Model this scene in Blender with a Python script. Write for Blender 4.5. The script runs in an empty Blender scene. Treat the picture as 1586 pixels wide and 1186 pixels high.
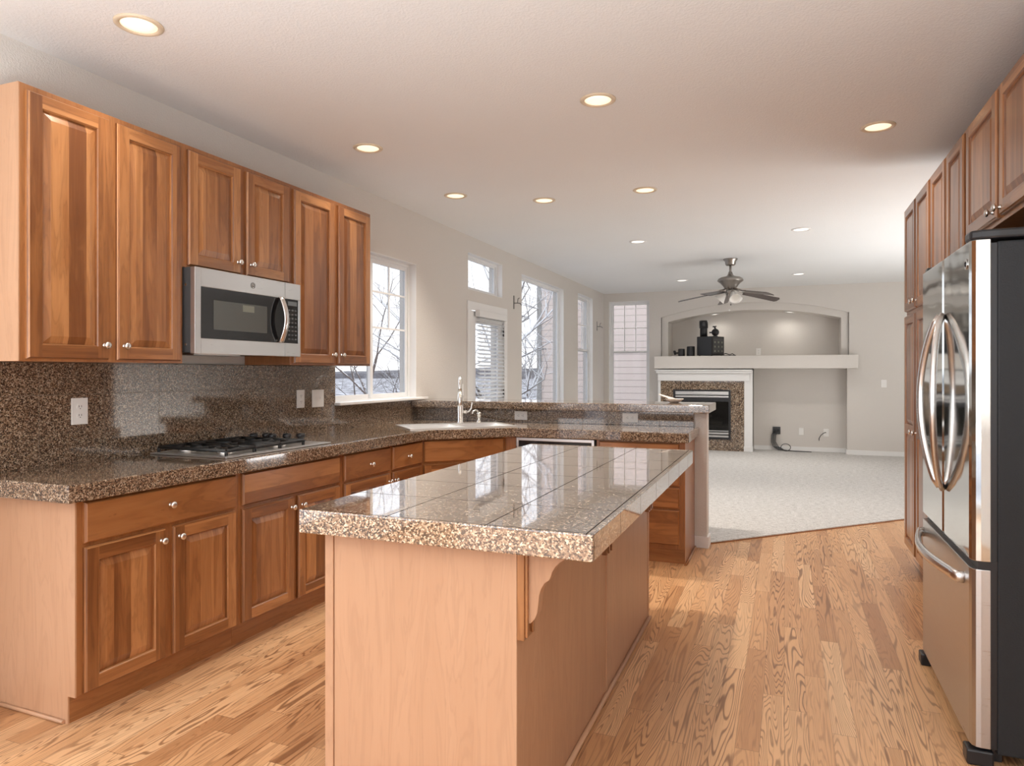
import bpy, bmesh, math, random
from math import sin, cos, pi, radians as R, atan2, hypot, sqrt
from mathutils import Vector, Matrix

sc = bpy.context.scene
col = sc.collection

# ------------------------------------------------------------------ camera
cd = bpy.data.cameras.new('camera')
cam = bpy.data.objects.new('camera', cd)
col.objects.link(cam)
cam.location = (0, 0, 1.33)
cam.rotation_euler = (R(90), 0, math.atan(422 / 1075))
cd.sensor_width = 36
cd.lens = 1075 / 1586 * 36
cd.shift_y = -17 / 1586
cd.clip_end = 600
sc.camera = cam

# ------------------------------------------------------------------ world, exposure
SKY = 3.6
world = bpy.data.worlds.new('overcast_sky')
sc.world = world
world.use_nodes = True
wn, wl = world.node_tree.nodes, world.node_tree.links
bgn = wn['Background']
wtc = wn.new('ShaderNodeTexCoord')
wsep = wn.new('ShaderNodeSeparateXYZ')
wl.new(wtc.outputs['Generated'], wsep.inputs[0])
wr = wn.new('ShaderNodeValToRGB')
wr.color_ramp.elements[0].position = 0.0
wr.color_ramp.elements[0].color = (0.90, 0.89, 0.90, 1)
wr.color_ramp.elements[1].position = 0.5
wr.color_ramp.elements[1].color = (0.86, 0.91, 1.0, 1)
wl.new(wsep.outputs[2], wr.inputs[0])
wl.new(wr.outputs[0], bgn.inputs['Color'])
bgn.inputs['Strength'].default_value = SKY
CAN_W = 115          # each recessed can
sc.view_settings.view_transform = 'Standard'
sc.view_settings.look = 'None'
sc.view_settings.gamma = 1
sc.view_settings.use_curve_mapping = False
sc.view_settings.exposure = 0.0
cy = sc.cycles
cy.max_bounces = 10
cy.diffuse_bounces = 6
cy.glossy_bounces = 4
cy.transparent_max_bounces = 16
cy.caustics_reflective = False
cy.caustics_refractive = False
cy.sample_clamp_indirect = 6


# added fill lights without fixtures, turned up to brighten the ceiling, one behind the camera, one in the unseen end of the family room
def area(name, loc, rot, sx, sy, watts, color=(1, 1, 1)):
    l = bpy.data.lights.new(name, 'AREA')
    l.shape = 'RECTANGLE'
    l.size, l.size_y = sx, sy
    l.energy = watts
    l.color = color
    o = bpy.data.objects.new(name, l)
    o.location, o.rotation_euler = loc, rot
    col.objects.link(o)


area('added_fill_light', (-0.7, -0.70, 0.85), (R(180), 0, 0), 3.0, 2.0, 210, (0.90, 0.96, 1.0))
area('added_fill_light', (2.85, 7.8, 0.10), (0, R(180), 0), 1.2, 3.4, 125, (0.98, 0.99, 1.0))

rng = random.Random(7)


# ================================================================== materials
class NT:
    def __init__(s, name):
        s.m = bpy.data.materials.new(name)
        s.m.use_nodes = True
        s.t = s.m.node_tree
        s.b = s.t.nodes['Principled BSDF']

    def n(s, typ, **kw):
        x = s.t.nodes.new(typ)
        for k, v in kw.items():
            setattr(x, k, v)
        return x

    def set(s, sock, v):
        if isinstance(v, bpy.types.NodeSocket):
            s.t.links.new(v, sock)
        else:
            sock.default_value = v

    def M(s, op, a, b=0.0, c=0.0):
        x = s.n('ShaderNodeMath', operation=op)
        s.set(x.inputs[0], a)
        s.set(x.inputs[1], b)
        s.set(x.inputs[2], c)
        return x.outputs[0]

    def comb(s, a, b, c=0.0):
        x = s.n('ShaderNodeCombineXYZ')
        for i, v in enumerate((a, b, c)):
            s.set(x.inputs[i], v)
        return x.outputs[0]

    def sep(s, v):
        x = s.n('ShaderNodeSeparateXYZ')
        s.set(x.inputs[0], v)
        return x.outputs

    def pos(s):
        return s.n('ShaderNodeNewGeometry').outputs['Position']

    def noise(s, vec, scale, detail=3, rough=0.5, dist=0.0):
        x = s.n('ShaderNodeTexNoise')
        s.set(x.inputs['Vector'], vec)
        x.inputs['Scale'].default_value = scale
        x.inputs['Detail'].default_value = detail
        x.inputs['Roughness'].default_value = rough
        x.inputs['Distortion'].default_value = dist
        return x.outputs[0]

    def ramp(s, fac, stops, interp='LINEAR'):
        x = s.n('ShaderNodeValToRGB')
        cr = x.color_ramp
        cr.interpolation = interp
        while len(cr.elements) < len(stops):
            cr.elements.new(0.5)
        for e, (p, c) in zip(cr.elements, stops):
            e.position = p
            e.color = (*c, 1) if len(c) == 3 else c
        s.set(x.inputs[0], fac)
        return x.outputs[0]

    def mix(s, fac, a, b, blend='MIX'):
        x = s.n('ShaderNodeMix', data_type='RGBA', blend_type=blend)
        s.set(x.inputs[0], fac)
        for i, v in ((6, a), (7, b)):
            if isinstance(v, tuple) and len(v) == 3:
                v = (*v, 1)
            s.set(x.inputs[i], v)
        return x.outputs[2]

    def white(s, vec, dim='3D'):
        x = s.n('ShaderNodeTexWhiteNoise', noise_dimensions=dim)
        if dim == '1D':
            s.set(x.inputs['W'], vec)
        else:
            s.set(x.inputs['Vector'], vec)
        return x.outputs['Value']

    def bump(s, h, strength, dist=0.01):
        x = s.n('ShaderNodeBump')
        x.inputs['Strength'].default_value = strength
        x.inputs['Distance'].default_value = dist
        s.set(x.inputs['Height'], h)
        s.t.links.new(x.outputs[0], s.b.inputs['Normal'])

    def out(s, color=None, rough=None, metal=None, **kw):
        if color is not None:
            if isinstance(color, tuple) and len(color) == 3:
                color = (*color, 1)
            s.set(s.b.inputs['Base Color'], color)
        if rough is not None:
            s.set(s.b.inputs['Roughness'], rough)
        if metal is not None:
            s.b.inputs['Metallic'].default_value = metal
        for k, v in kw.items():
            s.set(s.b.inputs[k.replace('_', ' ')], v)
        return s.m


def plain(name, color, rough=0.5, metal=0.0, **kw):
    t = NT(name)
    # a faint unevenness keeps even a plain surface from looking like plastic film
    v = t.noise(t.pos(), 35, 2)
    c = t.mix(t.M('MULTIPLY', v, 0.12), color, tuple(x * 0.8 for x in color))
    return t.out(c, rough, metal, **kw)


def paint(name, color, scale=150, strength=0.25, rough=0.75):
    t = NT(name)
    p = t.pos()
    h = t.noise(p, scale, 3, 0.55)
    h2 = t.ramp(h, [(0.42, (0, 0, 0)), (0.62, (1, 1, 1))])
    t.bump(h2, strength, 0.004)
    c = t.mix(t.noise(p, 1.3, 2), color, tuple(x * 0.96 for x in color))
    return t.out(c, rough)


def wood(name, light, mid, dark, strip=0.085, rough=0.30, contrast=1.0, grain=1.0, coat=0.34):
    t = NT(name)
    uv = t.n('ShaderNodeUVMap', uv_map='UVMap').outputs[0]
    u, v, _ = t.sep(uv)
    su = t.M('FLOOR', t.M('DIVIDE', u, strip))
    rnd = t.white(su, '1D')
    tone = t.M('MULTIPLY_ADD', t.M('SUBTRACT', rnd, 0.5), 0.55 * contrast, 0.5)
    vec = t.comb(t.M('MULTIPLY', u, 16.0), t.M('MULTIPLY', v, 1.5), t.M('MULTIPLY', rnd, 41.0))
    big = t.noise(vec, 1.0, 4, 0.55, 0.8)
    fine = t.noise(t.comb(t.M('MULTIPLY', u, 150.0), t.M('MULTIPLY', v, 4.0), rnd), 1.0, 3)
    ring = t.M('SINE', t.M('MULTIPLY', big, 42.0))
    ring = t.M('POWER', t.M('MULTIPLY_ADD', ring, 0.5, 0.5), 5.0)
    f = t.M('MULTIPLY_ADD', t.M('SUBTRACT', big, 0.5), 1.0 * contrast, tone)
    f = t.M('MULTIPLY_ADD', t.M('SUBTRACT', fine, 0.5), 0.28 * grain, f)
    c = t.ramp(f, [(0.12, dark), (0.5, mid), (0.9, light)])
    c = t.mix(t.M('MULTIPLY', ring, 0.22 * grain), c, tuple(x * 0.55 for x in dark))
    fleck = t.noise(t.comb(t.M('MULTIPLY', u, 120.0), t.M('MULTIPLY', v, 18.0), 3.0), 1.0, 2)
    fm = t.ramp(fleck, [(0.70, (0, 0, 0)), (0.78, (1, 1, 1))])
    c = t.mix(t.M('MULTIPLY', fm, 0.35 * grain), c, tuple(x * 0.5 for x in dark))
    t.bump(fine, 0.05, 0.002)
    return t.out(c, rough, Coat_Weight=coat, Coat_Roughness=0.2)


def granite(name, lines=(), rough=0.07, grout=(0.05, 0.04, 0.035), scale=230, bright=1.0, gw=0.0026, xtop=False, ior=1.6, coat=0.6):
    """speckled polished granite tiles; lines: (axis, origin, spacing or None)"""
    t = NT(name)
    p = t.pos()
    vo = t.n('ShaderNodeTexVoronoi')
    t.set(vo.inputs['Vector'], p)
    vo.inputs['Scale'].default_value = scale
    r, g, b = t.sep(vo.outputs['Color'])
    k = t.M('MULTIPLY_ADD', t.M('SUBTRACT', t.noise(p, scale * 0.33, 3, 0.6), 0.5), 0.9, r)
    B = bright
    c = t.ramp(k, [(0.0, (0.026 * B, 0.019 * B, 0.015 * B)), (0.22, (0.055 * B, 0.035 * B, 0.024 * B)), (0.38, (0.14 * B, 0.084 * B, 0.052 * B)),
                   (0.62, (0.22 * B, 0.145 * B, 0.092 * B)), (0.82, (0.35 * B, 0.255 * B, 0.17 * B)), (1.0, (0.52 * B, 0.43 * B, 0.33 * B))])
    if lines:
        xyz = t.sep(p)
        acc = None
        for ax, o, s in lines:
            d = t.M('SUBTRACT', xyz[ax], o)
            if s:
                d = t.M('DIVIDE', d, s)
                d = t.M('SUBTRACT', d, t.M('ROUND', d))
                d = t.M('MULTIPLY', d, s)
            hit = t.M('LESS_THAN', t.M('ABSOLUTE', d), gw / 2)
            if xtop and ax == 0:
                hit = t.M('MULTIPLY', hit, t.M('GREATER_THAN', t.sep(t.n('ShaderNodeNewGeometry').outputs['Normal'])[2], 0.6))
            acc = hit if acc is None else t.M('MAXIMUM', acc, hit)
        c = t.mix(acc, c, grout)
        ro = t.M('MULTIPLY_ADD', acc, 0.5, rough)
    else:
        ro = rough
    if lines:
        inv = t.M('SUBTRACT', 1.0, acc)
        return t.out(c, ro, IOR=ior, Coat_Weight=t.M('MULTIPLY', inv, coat), Coat_Roughness=0.03, Specular_IOR_Level=t.M('MULTIPLY', inv, 0.5))
    return t.out(c, ro, IOR=1.6, Coat_Weight=0.6, Coat_Roughness=0.03)


def wood_floor():
    t = NT('oak_strip_floor')
    x, y, z = t.sep(t.pos())
    W = 0.082
    xs = t.M('DIVIDE', x, W)
    ix = t.M('FLOOR', xs)
    fx = t.M('FRACT', xs)
    rr = t.white(ix, '1D')
    ys = t.M('ADD', t.M('DIVIDE', y, 0.95), t.M('MULTIPLY', rr, 17.0))
    iy = t.M('FLOOR', ys)
    fy = t.M('FRACT', ys)
    idv = t.white(t.comb(ix, iy, 0.0))
    id2 = t.white(t.comb(iy, ix, 5.0))
    vec = t.comb(t.M('MULTIPLY_ADD', x, 7.5, t.M('MULTIPLY', id2, 13.0)), t.M('MULTIPLY', y, 0.62), t.M('MULTIPLY', idv, 60.0))
    n = t.noise(vec, 1.0, 2.5, 0.45, 0.5)
    s = t.M('SINE', t.M('MULTIPLY', n, 215.0))
    line = t.ramp(t.M('MULTIPLY_ADD', s, 0.5, 0.5), [(0.66, (0, 0, 0)), (0.98, (1, 1, 1))])
    pores = t.noise(t.comb(t.M('MULTIPLY', x, 260.0), t.M('MULTIPLY', y, 7.0), idv), 1.0, 3, 0.6)
    base = t.ramp(idv, [(0.0, (0.43, 0.21, 0.092)), (0.2, (0.58, 0.315, 0.15)), (0.6, (0.68, 0.39, 0.195)), (1.0, (0.76, 0.48, 0.262))])
    base = t.mix(t.M('MULTIPLY', t.M('SUBTRACT', n, 0.3), 0.45), base, (0.38, 0.16, 0.06))
    lw = t.M('MULTIPLY_ADD', id2, 0.55, 0.25)
    c = t.mix(t.M('MULTIPLY', line, lw), base, (0.14, 0.048, 0.016))
    pm = t.ramp(pores, [(0.52, (0, 0, 0)), (0.75, (1, 1, 1))])
    c = t.mix(t.M('MULTIPLY', pm, 0.35), c, (0.22, 0.09, 0.035))
    ex = t.M('LESS_THAN', t.M('MINIMUM', fx, t.M('SUBTRACT', 1.0, fx)), 0.010)
    ey = t.M('LESS_THAN', t.M('MINIMUM', fy, t.M('SUBTRACT', 1.0, fy)), 0.0012)
    gap = t.M('MAXIMUM', ex, ey)
    c = t.mix(t.M('MULTIPLY', gap, 0.6), c, (0.12, 0.05, 0.02))
    t.bump(t.M('SUBTRACT', t.M('MULTIPLY', line, -0.3), gap), 0.12, 0.002)
    return t.out(c, t.M('MULTIPLY_ADD', pores, 0.15, 0.24))


def carpet():
    t = NT('loop_carpet')
    p = t.pos()
    a = t.noise(p, 70, 4, 0.7)
    x, y, z = t.sep(p)
    b = t.noise(t.comb(t.M('MULTIPLY', x, 18.0), t.M('MULTIPLY', y, 45.0), 0.0), 1.0, 3, 0.6)
    k = t.M('ADD', t.M('MULTIPLY', a, 0.55), t.M('MULTIPLY', b, 0.45))
    c = t.ramp(k, [(0.32, (0.27, 0.25, 0.235)), (0.47, (0.52, 0.50, 0.48)), (0.62, (0.68, 0.66, 0.64))])
    t.bump(k, 0.9, 0.012)
    return t.out(c, 0.95, Specular_IOR_Level=0.1)


def metal(name, color, rough=0.28, brush=(1, 1, 60), amount=0.08):
    t = NT(name)
    tc = t.n('ShaderNodeTexCoord').outputs['Object']
    mp = t.n('ShaderNodeMapping')
    mp.inputs['Scale'].default_value = brush
    t.set(mp.inputs['Vector'], tc)
    n = t.noise(mp.outputs[0], 8, 3)
    c = t.mix(t.M('MULTIPLY', n, 0.25), color, tuple(x * 0.8 for x in color))
    return t.out(c, t.M('MULTIPLY_ADD', n, amount, rough - amount / 2), 1.0)


def glass_pane(name, tint=(1, 1, 1), refl=1.0):
    t = NT(name)
    tr = t.n('ShaderNodeBsdfTransparent')
    tr.inputs[0].default_value = (*tint, 1)
    gl = t.n('ShaderNodeBsdfGlossy')
    gl.inputs['Roughness'].default_value = 0.02
    lw = t.n('ShaderNodeLayerWeight')      # Schlick reflectance, the same from either side of the pane
    lw.inputs[0].default_value = 0.5
    mx = t.n('ShaderNodeMixShader')
    t.set(mx.inputs[0], t.M('MULTIPLY', t.M('MULTIPLY_ADD', t.M('POWER', lw.outputs['Facing'], 5.0), 0.5, 0.02), refl))
    t.t.links.new(tr.outputs[0], mx.inputs[1])
    t.t.links.new(gl.outputs[0], mx.inputs[2])
    t.t.links.new(mx.outputs[0], t.t.nodes['Material Output'].inputs[0])
    return t.m


def glow(name, color, strength):
    t = NT(name)
    return t.out(color, 0.5, Emission_Color=(*color, 1), Emission_Strength=strength)


def siding(name, color, pitch=0.16, dark=0.55, vertical=False):
    t = NT(name)
    x, y, z = t.sep(t.pos())
    f = t.M('FRACT', t.M('DIVIDE', z, pitch))
    gap = t.M('LESS_THAN', f, 0.09)
    c = t.mix(gap, color, tuple(v * dark for v in color))
    n = t.noise(t.comb(t.M('MULTIPLY', x, 4.0), y, t.M('MULTIPLY', z, 30.0)), 1.0, 3)
    c = t.mix(t.M('MULTIPLY', n, 0.2), c, tuple(v * 0.85 for v in color))
    return t.out(c, 0.8)


def bark_snow(name, dark, light=(0.40, 0.36, 0.33), thr=0.15):
    t = NT(name)
    nrm = t.n('ShaderNodeNewGeometry').outputs['Normal']
    _, _, nz = t.sep(nrm)
    n = t.noise(t.pos(), 22, 3)
    b = t.mix(n, dark, light)
    m = t.ramp(t.M('MULTIPLY_ADD', t.M('SUBTRACT', t.noise(t.pos(), 9, 3), 0.5), 0.9, nz), [(thr, (0, 0, 0)), (thr + 0.15, (1, 1, 1))])
    c = t.mix(m, b, (0.88, 0.89, 0.91))
    return t.out(c, 0.85)


MT = dict(
    wall=paint('greige_orange_peel_paint', (0.66, 0.622, 0.578), 130, 0.30),
    ceil=paint('knockdown_ceiling_paint', (0.83, 0.835, 0.83), 95, 0.25),
    white=paint('white_trim_paint', (0.80, 0.79, 0.775), 30, 0.02, 0.4),
    pvc=plain('white_window_vinyl', (0.80, 0.80, 0.80), 0.35),
    floor=wood_floor(),
    carpet=carpet(),
    cherry=wood('cherry_wood', (0.47, 0.215, 0.080), (0.315, 0.125, 0.040), (0.155, 0.052, 0.015), contrast=1.12, strip=0.075),
    cherry_solid=wood('cherry_frame_wood', (0.42, 0.185, 0.066), (0.30, 0.115, 0.036), (0.165, 0.056, 0.016), strip=5.0, contrast=0.6),
    maple=wood('light_maple_laminate', (0.58, 0.35, 0.215), (0.505, 0.29, 0.17), (0.40, 0.21, 0.115), strip=9.0, rough=0.42, contrast=0.45, grain=0.55, coat=0.05),
    gran_top=granite('granite_counter', [(0, -2.66, 0.307), (1, 2.06, 0.307)], grout=(0.12, 0.085, 0.06)),
    gran_isl=granite('granite_island_tiles', [(0, -0.757, 0.312), (1, 2.045, 0.309), (0, -0.474, None)], gw=0.0042, xtop=True, bright=1.75, rough=0.04, ior=2.1, coat=1.0),
    gran_splash=granite('granite_splash', [(1, 2.06, 0.3115), (2, 1.228, None)], grout=(0.16, 0.13, 0.10), scale=240, bright=0.9, gw=0.0026),
    gran_bar=granite('granite_bar', [(0, -1.51, 0.307)], grout=(0.12, 0.09, 0.07), scale=235),
    gran_fire=granite('granite_fireplace', [(0, -1.99, 0.31), (2, 1.02, 0.31)], grout=(0.2, 0.16, 0.12), scale=105, bright=1.05, gw=0.004),
    nickel=metal('satin_nickel', (0.80, 0.78, 0.74), 0.25),
    steel=metal('stainless_steel', (0.60, 0.595, 0.59), 0.29),
    steel_bright=metal('bright_sink_steel', (0.86, 0.85, 0.83), 0.34),
    chrome=metal('brushed_chrome', (0.80, 0.78, 0.76), 0.24),
    black=plain('black_plastic', (0.014, 0.014, 0.016), 0.32),
    blackgloss=plain('black_glass', (0.010, 0.010, 0.011), 0.06),
    iron=plain('cast_iron', (0.012, 0.012, 0.012), 0.45),
    charcoal=plain('charcoal_metal', (0.050, 0.050, 0.052), 0.45),
    greyglass=plain('grey_window_mesh', (0.085, 0.088, 0.080), 0.10),
    label=plain('olive_grey_label', (0.20, 0.21, 0.17), 0.5),
    lcd=plain('grey_display', (0.16, 0.18, 0.19), 0.25),
    keys=plain('dim_key_print', (0.10, 0.105, 0.11), 0.4),
    badge=plain('dark_badge', (0.22, 0.22, 0.22), 0.3, 0.6),
    plate=plain('white_plate_plastic', (0.82, 0.80, 0.77), 0.35),
    slot=plain('dark_slot', (0.10, 0.09, 0.085), 0.5),
    glass=glass_pane('window_glass', (0.70, 0.71, 0.72)),
    fireglass=glass_pane('smoked_glass', (0.35, 0.35, 0.35), 1.6),
    lens=glow('warm_lamp_lens', (1.0, 0.80, 0.56), 1.15),
    lens_white=glow('white_lamp_lens', (1.0, 0.94, 0.84), 1.6),
    ring=plain('cream_trim_ring', (0.72, 0.60, 0.44), 0.35),
    frost=plain('frosted_shade_glass', (0.82, 0.80, 0.76), 0.4),
    pewter=metal('pewter_metal', (0.36, 0.33, 0.30), 0.33),
    blade=wood('dark_blade_wood', (0.075, 0.05, 0.042), (0.045, 0.029, 0.026), (0.022, 0.014, 0.013), strip=5, rough=0.35),
    bracket=plain('grey_bracket_metal', (0.20, 0.19, 0.18), 0.5),
    log=plain('ceramic_log', (0.42, 0.36, 0.29), 0.9),
    shell=plain('pale_ceramic', (0.80, 0.72, 0.66), 0.45),
    snow=None, black_rough=None,
    slatw=plain('white_blind_slat', (0.80, 0.81, 0.82), 0.5),
)
t = NT('black_textured_fridge_side')
t.bump(t.noise(t.pos(), 190, 2), 0.35, 0.003)
MT['black_rough'] = t.out((0.017, 0.018, 0.020), 0.55, Specular_IOR_Level=0.3)
t = NT('polished_wavy_stainless')
t.bump(t.noise(t.pos(), 3.2, 1, 0.3), 0.10, 0.05)
MT['steel_dark'] = t.out((0.70, 0.72, 0.71), 0.07, 1.0)
t = NT('snow_scrub_ground')
p_ = t.pos()
x_, y_, z_ = t.sep(p_)
k_ = t.noise(t.comb(t.M('MULTIPLY', x_, 0.55), t.M('MULTIPLY', y_, 0.55), 0.0), 1.0, 6, 0.72)
MT['snow'] = t.out(t.ramp(k_, [(0.40, (0.80, 0.81, 0.84)), (0.48, (0.36, 0.34, 0.35)), (0.60, (0.07, 0.06, 0.06))]), 0.9)
t = NT('far_wooded_hill')
k_ = t.noise(t.pos(), 0.22, 6, 0.7)
MT['hill'] = t.out(t.ramp(k_, [(0.35, (0.07, 0.062, 0.066)), (0.55, (0.15, 0.14, 0.15)), (0.70, (0.45, 0.45, 0.47))]), 0.95)
MT['siding'] = siding('cream_lap_siding', (0.80, 0.68, 0.61), dark=0.5)
MT['siding_gap'] = plain('grey_corner_board', (0.34, 0.33, 0.31), 0.8)
MT['roof'] = plain('rust_roof_shingle', (0.30, 0.16, 0.11), 0.9)
MT['bark'] = bark_snow('snowy_bark', (0.16, 0.13, 0.12), thr=-0.15)
MT['bark_dark'] = bark_snow('dry_twig_bark', (0.10, 0.075, 0.065), (0.22, 0.17, 0.15), thr=0.72)


# ================================================================== mesh builder
class MB:
    def __init__(s):
        s.v, s.f, s.uv, s.sm = [], [], [], []
        s.off = (rng.uniform(0, 30), rng.uniform(0, 30))

    def newboard(s):
        s.off = (rng.uniform(0, 30), rng.uniform(0, 30))

    def face(s, pts, uv=None, smooth=False, g='z'):
        i = len(s.v)
        s.v += [tuple(p) for p in pts]
        s.f.append(tuple(range(i, i + len(pts))))
        if uv is None:
            n = (Vector(pts[1]) - Vector(pts[0])).cross(Vector(pts[2]) - Vector(pts[1]))
            a = max(range(3), key=lambda k: abs(n[k]))
            gi = 'xyz'.index(g)
            rest = [k for k in range(3) if k != a]
            vi = gi if gi in rest else rest[1]
            ui = [k for k in rest if k != vi][0]
            uv = [(p[ui] + s.off[0] + 0.37 * a, p[vi] + s.off[1]) for p in pts]
        s.uv.append(uv)
        s.sm.append(smooth)

    def box(s, x0, x1, y0, y1, z0, z1, g='z', keep=False):
        if not keep:
            s.newboard()
        c = [(x, y, z) for x in (x0, x1) for y in (y0, y1) for z in (z0, z1)]
        for q in ((0, 1, 3, 2), (4, 6, 7, 5), (0, 4, 5, 1), (2, 3, 7, 6), (0, 2, 6, 4), (1, 5, 7, 3)):
            s.face([c[i] for i in q], g=g)
        return s

    def prism(s, poly, z0, z1, axis='z', g='z'):
        """poly: list of 2D points counter-clockwise; extruded along axis"""
        s.newboard()
        def P(a, b, h):
            return {'z': (a, b, h), 'y': (a, h, b), 'x': (h, a, b)}[axis]
        n = len(poly)
        flip = axis == 'y'
        bot = [P(a, b, z0) for a, b in poly]
        top = [P(a, b, z1) for a, b in poly]
        s.face(top if not flip else top[::-1], g=g)
        s.face(bot[::-1] if not flip else bot, g=g)
        for i in range(n):
            j = (i + 1) % n
            q = [bot[i], bot[j], top[j], top[i]]
            s.face(q if not flip else q[::-1], g=g)
        return s

    def lathe(s, prof, o=(0, 0, 0), axis='z', seg=24, smooth=True):
        """prof: (r, h) from bottom to top"""
        def P(r, h, a):
            x, y = r * cos(a), r * sin(a)
            q = {'z': (x, y, h), 'x': (h, x, y), 'y': (y, h, x)}[axis]
            return (q[0] + o[0], q[1] + o[1], q[2] + o[2])
        base = len(s.v)
        for r, h in prof:
            for k in range(seg):
                s.v.append(P(r, h, 2 * pi * k / seg))
        for i in range(len(prof) - 1):
            for k in range(seg):
                k2 = (k + 1) % seg
                a, b, c, d = base + i * seg + k, base + i * seg + k2, base + (i + 1) * seg + k2, base + (i + 1) * seg + k
                s.f.append((a, b, c, d))
                s.uv.append([(k * .02, i * .02), (k * .02 + .02, i * .02), (k * .02 + .02, i * .02 + .02), (k * .02, i * .02 + .02)])
                s.sm.append(smooth)
        for i, rev in ((0, True), (len(prof) - 1, False)):
            if prof[i][0] > 1e-6:
                ring = [base + i * seg + k for k in range(seg)]
                s.f.append(tuple(ring[::-1] if rev else ring))
                s.uv.append([(0, 0)] * seg)
                s.sm.append(False)
        return s

    def tube(s, pts, rad, seg=8, smooth=True, squash=None, cap=True):
        pts = [Vector(p) for p in pts]
        n = len(pts)
        if not hasattr(rad, '__len__'):
            rad = [rad] * n
        base = len(s.v)
        prev = None
        for i, p in enumerate(pts):
            d = (pts[min(i + 1, n - 1)] - pts[max(i - 1, 0)]).normalized()
            if prev is None:
                a = d.orthogonal().normalized() if abs(d.z) > 0.9 or True else None
                up = Vector((0, 0, 1)) if abs(d.z) < 0.9 else Vector((1, 0, 0))
                a = (up - d * up.dot(d)).normalized()
            else:
                a = (prev - d * prev.dot(d)).normalized()
            prev = a
            b = d.cross(a)
            for k in range(seg):
                t_ = 2 * pi * k / seg
                q = squash or (1, 1)
                s.v.append(tuple(p + (a * cos(t_) * q[0] + b * sin(t_) * q[1]) * rad[i]))
        for i in range(n - 1):
            for k in range(seg):
                k2 = (k + 1) % seg
                s.f.append((base + i * seg + k, base + i * seg + k2, base + (i + 1) * seg + k2, base + (i + 1) * seg + k))
                s.uv.append([(0, 0), (.01, 0), (.01, .01), (0, .01)])
                s.sm.append(smooth)
        if cap:
            s.f.append(tuple(base + k for k in range(seg))[::-1])
            s.uv.append([(0, 0)] * seg)
            s.sm.append(False)
            s.f.append(tuple(base + (n - 1) * seg + k for k in range(seg)))
            s.uv.append([(0, 0)] * seg)
            s.sm.append(False)
        return s

    def ball(s, c, r, seg=12, rings=8, sq=(1, 1, 1)):
        prof = [(r * sin(pi * i / rings), -r * cos(pi * i / rings)) for i in range(rings + 1)]
        b = len(s.v)
        s.lathe(prof, (0, 0, 0), 'z', seg)
        for i in range(b, len(s.v)):
            v = s.v[i]
            s.v[i] = (v[0] * sq[0] + c[0], v[1] * sq[1] + c[1], v[2] * sq[2] + c[2])
        return s

    def build(s, name, mat, parent=None, loc=(0, 0, 0), rz=0.0, bevel=0.0, seg=2, label=None):
        me = bpy.data.meshes.new(name)
        me.from_pydata(s.v, [], s.f)
        ul = me.uv_layers.new(name='UVMap')
        k = 0
        flat = []
        for u in s.uv:
            for q in u:
                flat += [q[0], q[1]]
        ul.data.foreach_set('uv', flat)
        me.polygons.foreach_set('use_smooth', s.sm)
        bm = bmesh.new()
        bm.from_mesh(me)
        bmesh.ops.remove_doubles(bm, verts=bm.verts, dist=1e-5)
        bmesh.ops.recalc_face_normals(bm, faces=bm.faces)
        bm.to_mesh(me)
        bm.free()
        me.materials.append(MT[mat] if isinstance(mat, str) else mat)
        o = bpy.data.objects.new(name, me)
        col.objects.link(o)
        o.parent = parent
        o.location = loc
        o.rotation_euler = (0, 0, rz)
        if bevel:
            m = o.modifiers.new('bevel', 'BEVEL')
            m.width = bevel
            m.segments = seg
            m.limit_method = 'ANGLE'
            m.angle_limit = R(40)
            m.harden_normals = False
        if label:
            o['label'] = label
        return o


def tag(o, label, cat, group=None, kind=None):
    o['label'] = label
    o['category'] = cat
    if group:
        o['group'] = group
    if kind:
        o['kind'] = kind
    return o


def thing(name, label, cat, loc=(0, 0, 0), rz=0.0, group=None):
    o = bpy.data.objects.new(name, None)
    o.empty_display_size = 0.1
    col.objects.link(o)
    o.location = loc
    o.rotation_euler = (0, 0, rz)
    return tag(o, label, cat, group)


def struct(o, label=None, cat=None):
    o['kind'] = 'structure'
    if label:
        o['label'] = label
        o['category'] = cat
    return o


def B(*a, **k):
    return MB().box(*a, **k)


# ================================================================== setting
# ---- left wall (inner face x=-3.04) with its openings; cells of a grid are left out
def wall_grid(mb, fixed, thick, us, zs, holes, axis):
    for i in range(len(us) - 1):
        for j in range(len(zs) - 1):
            uc, zc = (us[i] + us[i + 1]) / 2, (zs[j] + zs[j + 1]) / 2
            if any(h[0] < uc < h[1] and h[2] < zc < h[3] for h in holes):
                continue
            if axis == 'x':
                mb.box(fixed - thick, fixed, us[i], us[i + 1], zs[j], zs[j + 1])
            else:
                mb.box(us[i], us[i + 1], fixed, fixed + thick, zs[j], zs[j + 1])


XW, YB, H = -3.04, 12.29, 2.74
LEFT = [(-2.2, 1.2, 0.3, 2.4), (4.22, 5.42, 1.085, 2.285), (6.50, 7.44, 2.185, 2.57), (6.56, 7.49, 0.0, 2.03), (8.07, 9.84, 0.48, 2.55), (10.59, 11.51, 0.48, 2.58)]
us = sorted({-2.75, YB + 0.16, *[h[0] for h in LEFT], *[h[1] for h in LEFT]})
zs = sorted({0.0, H, *[h[2] for h in LEFT], *[h[3] for h in LEFT]})
m = MB()
wall_grid(m, XW, 0.17, us, zs, LEFT, 'x')
struct(m.build('wall_left', 'wall'))

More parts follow.
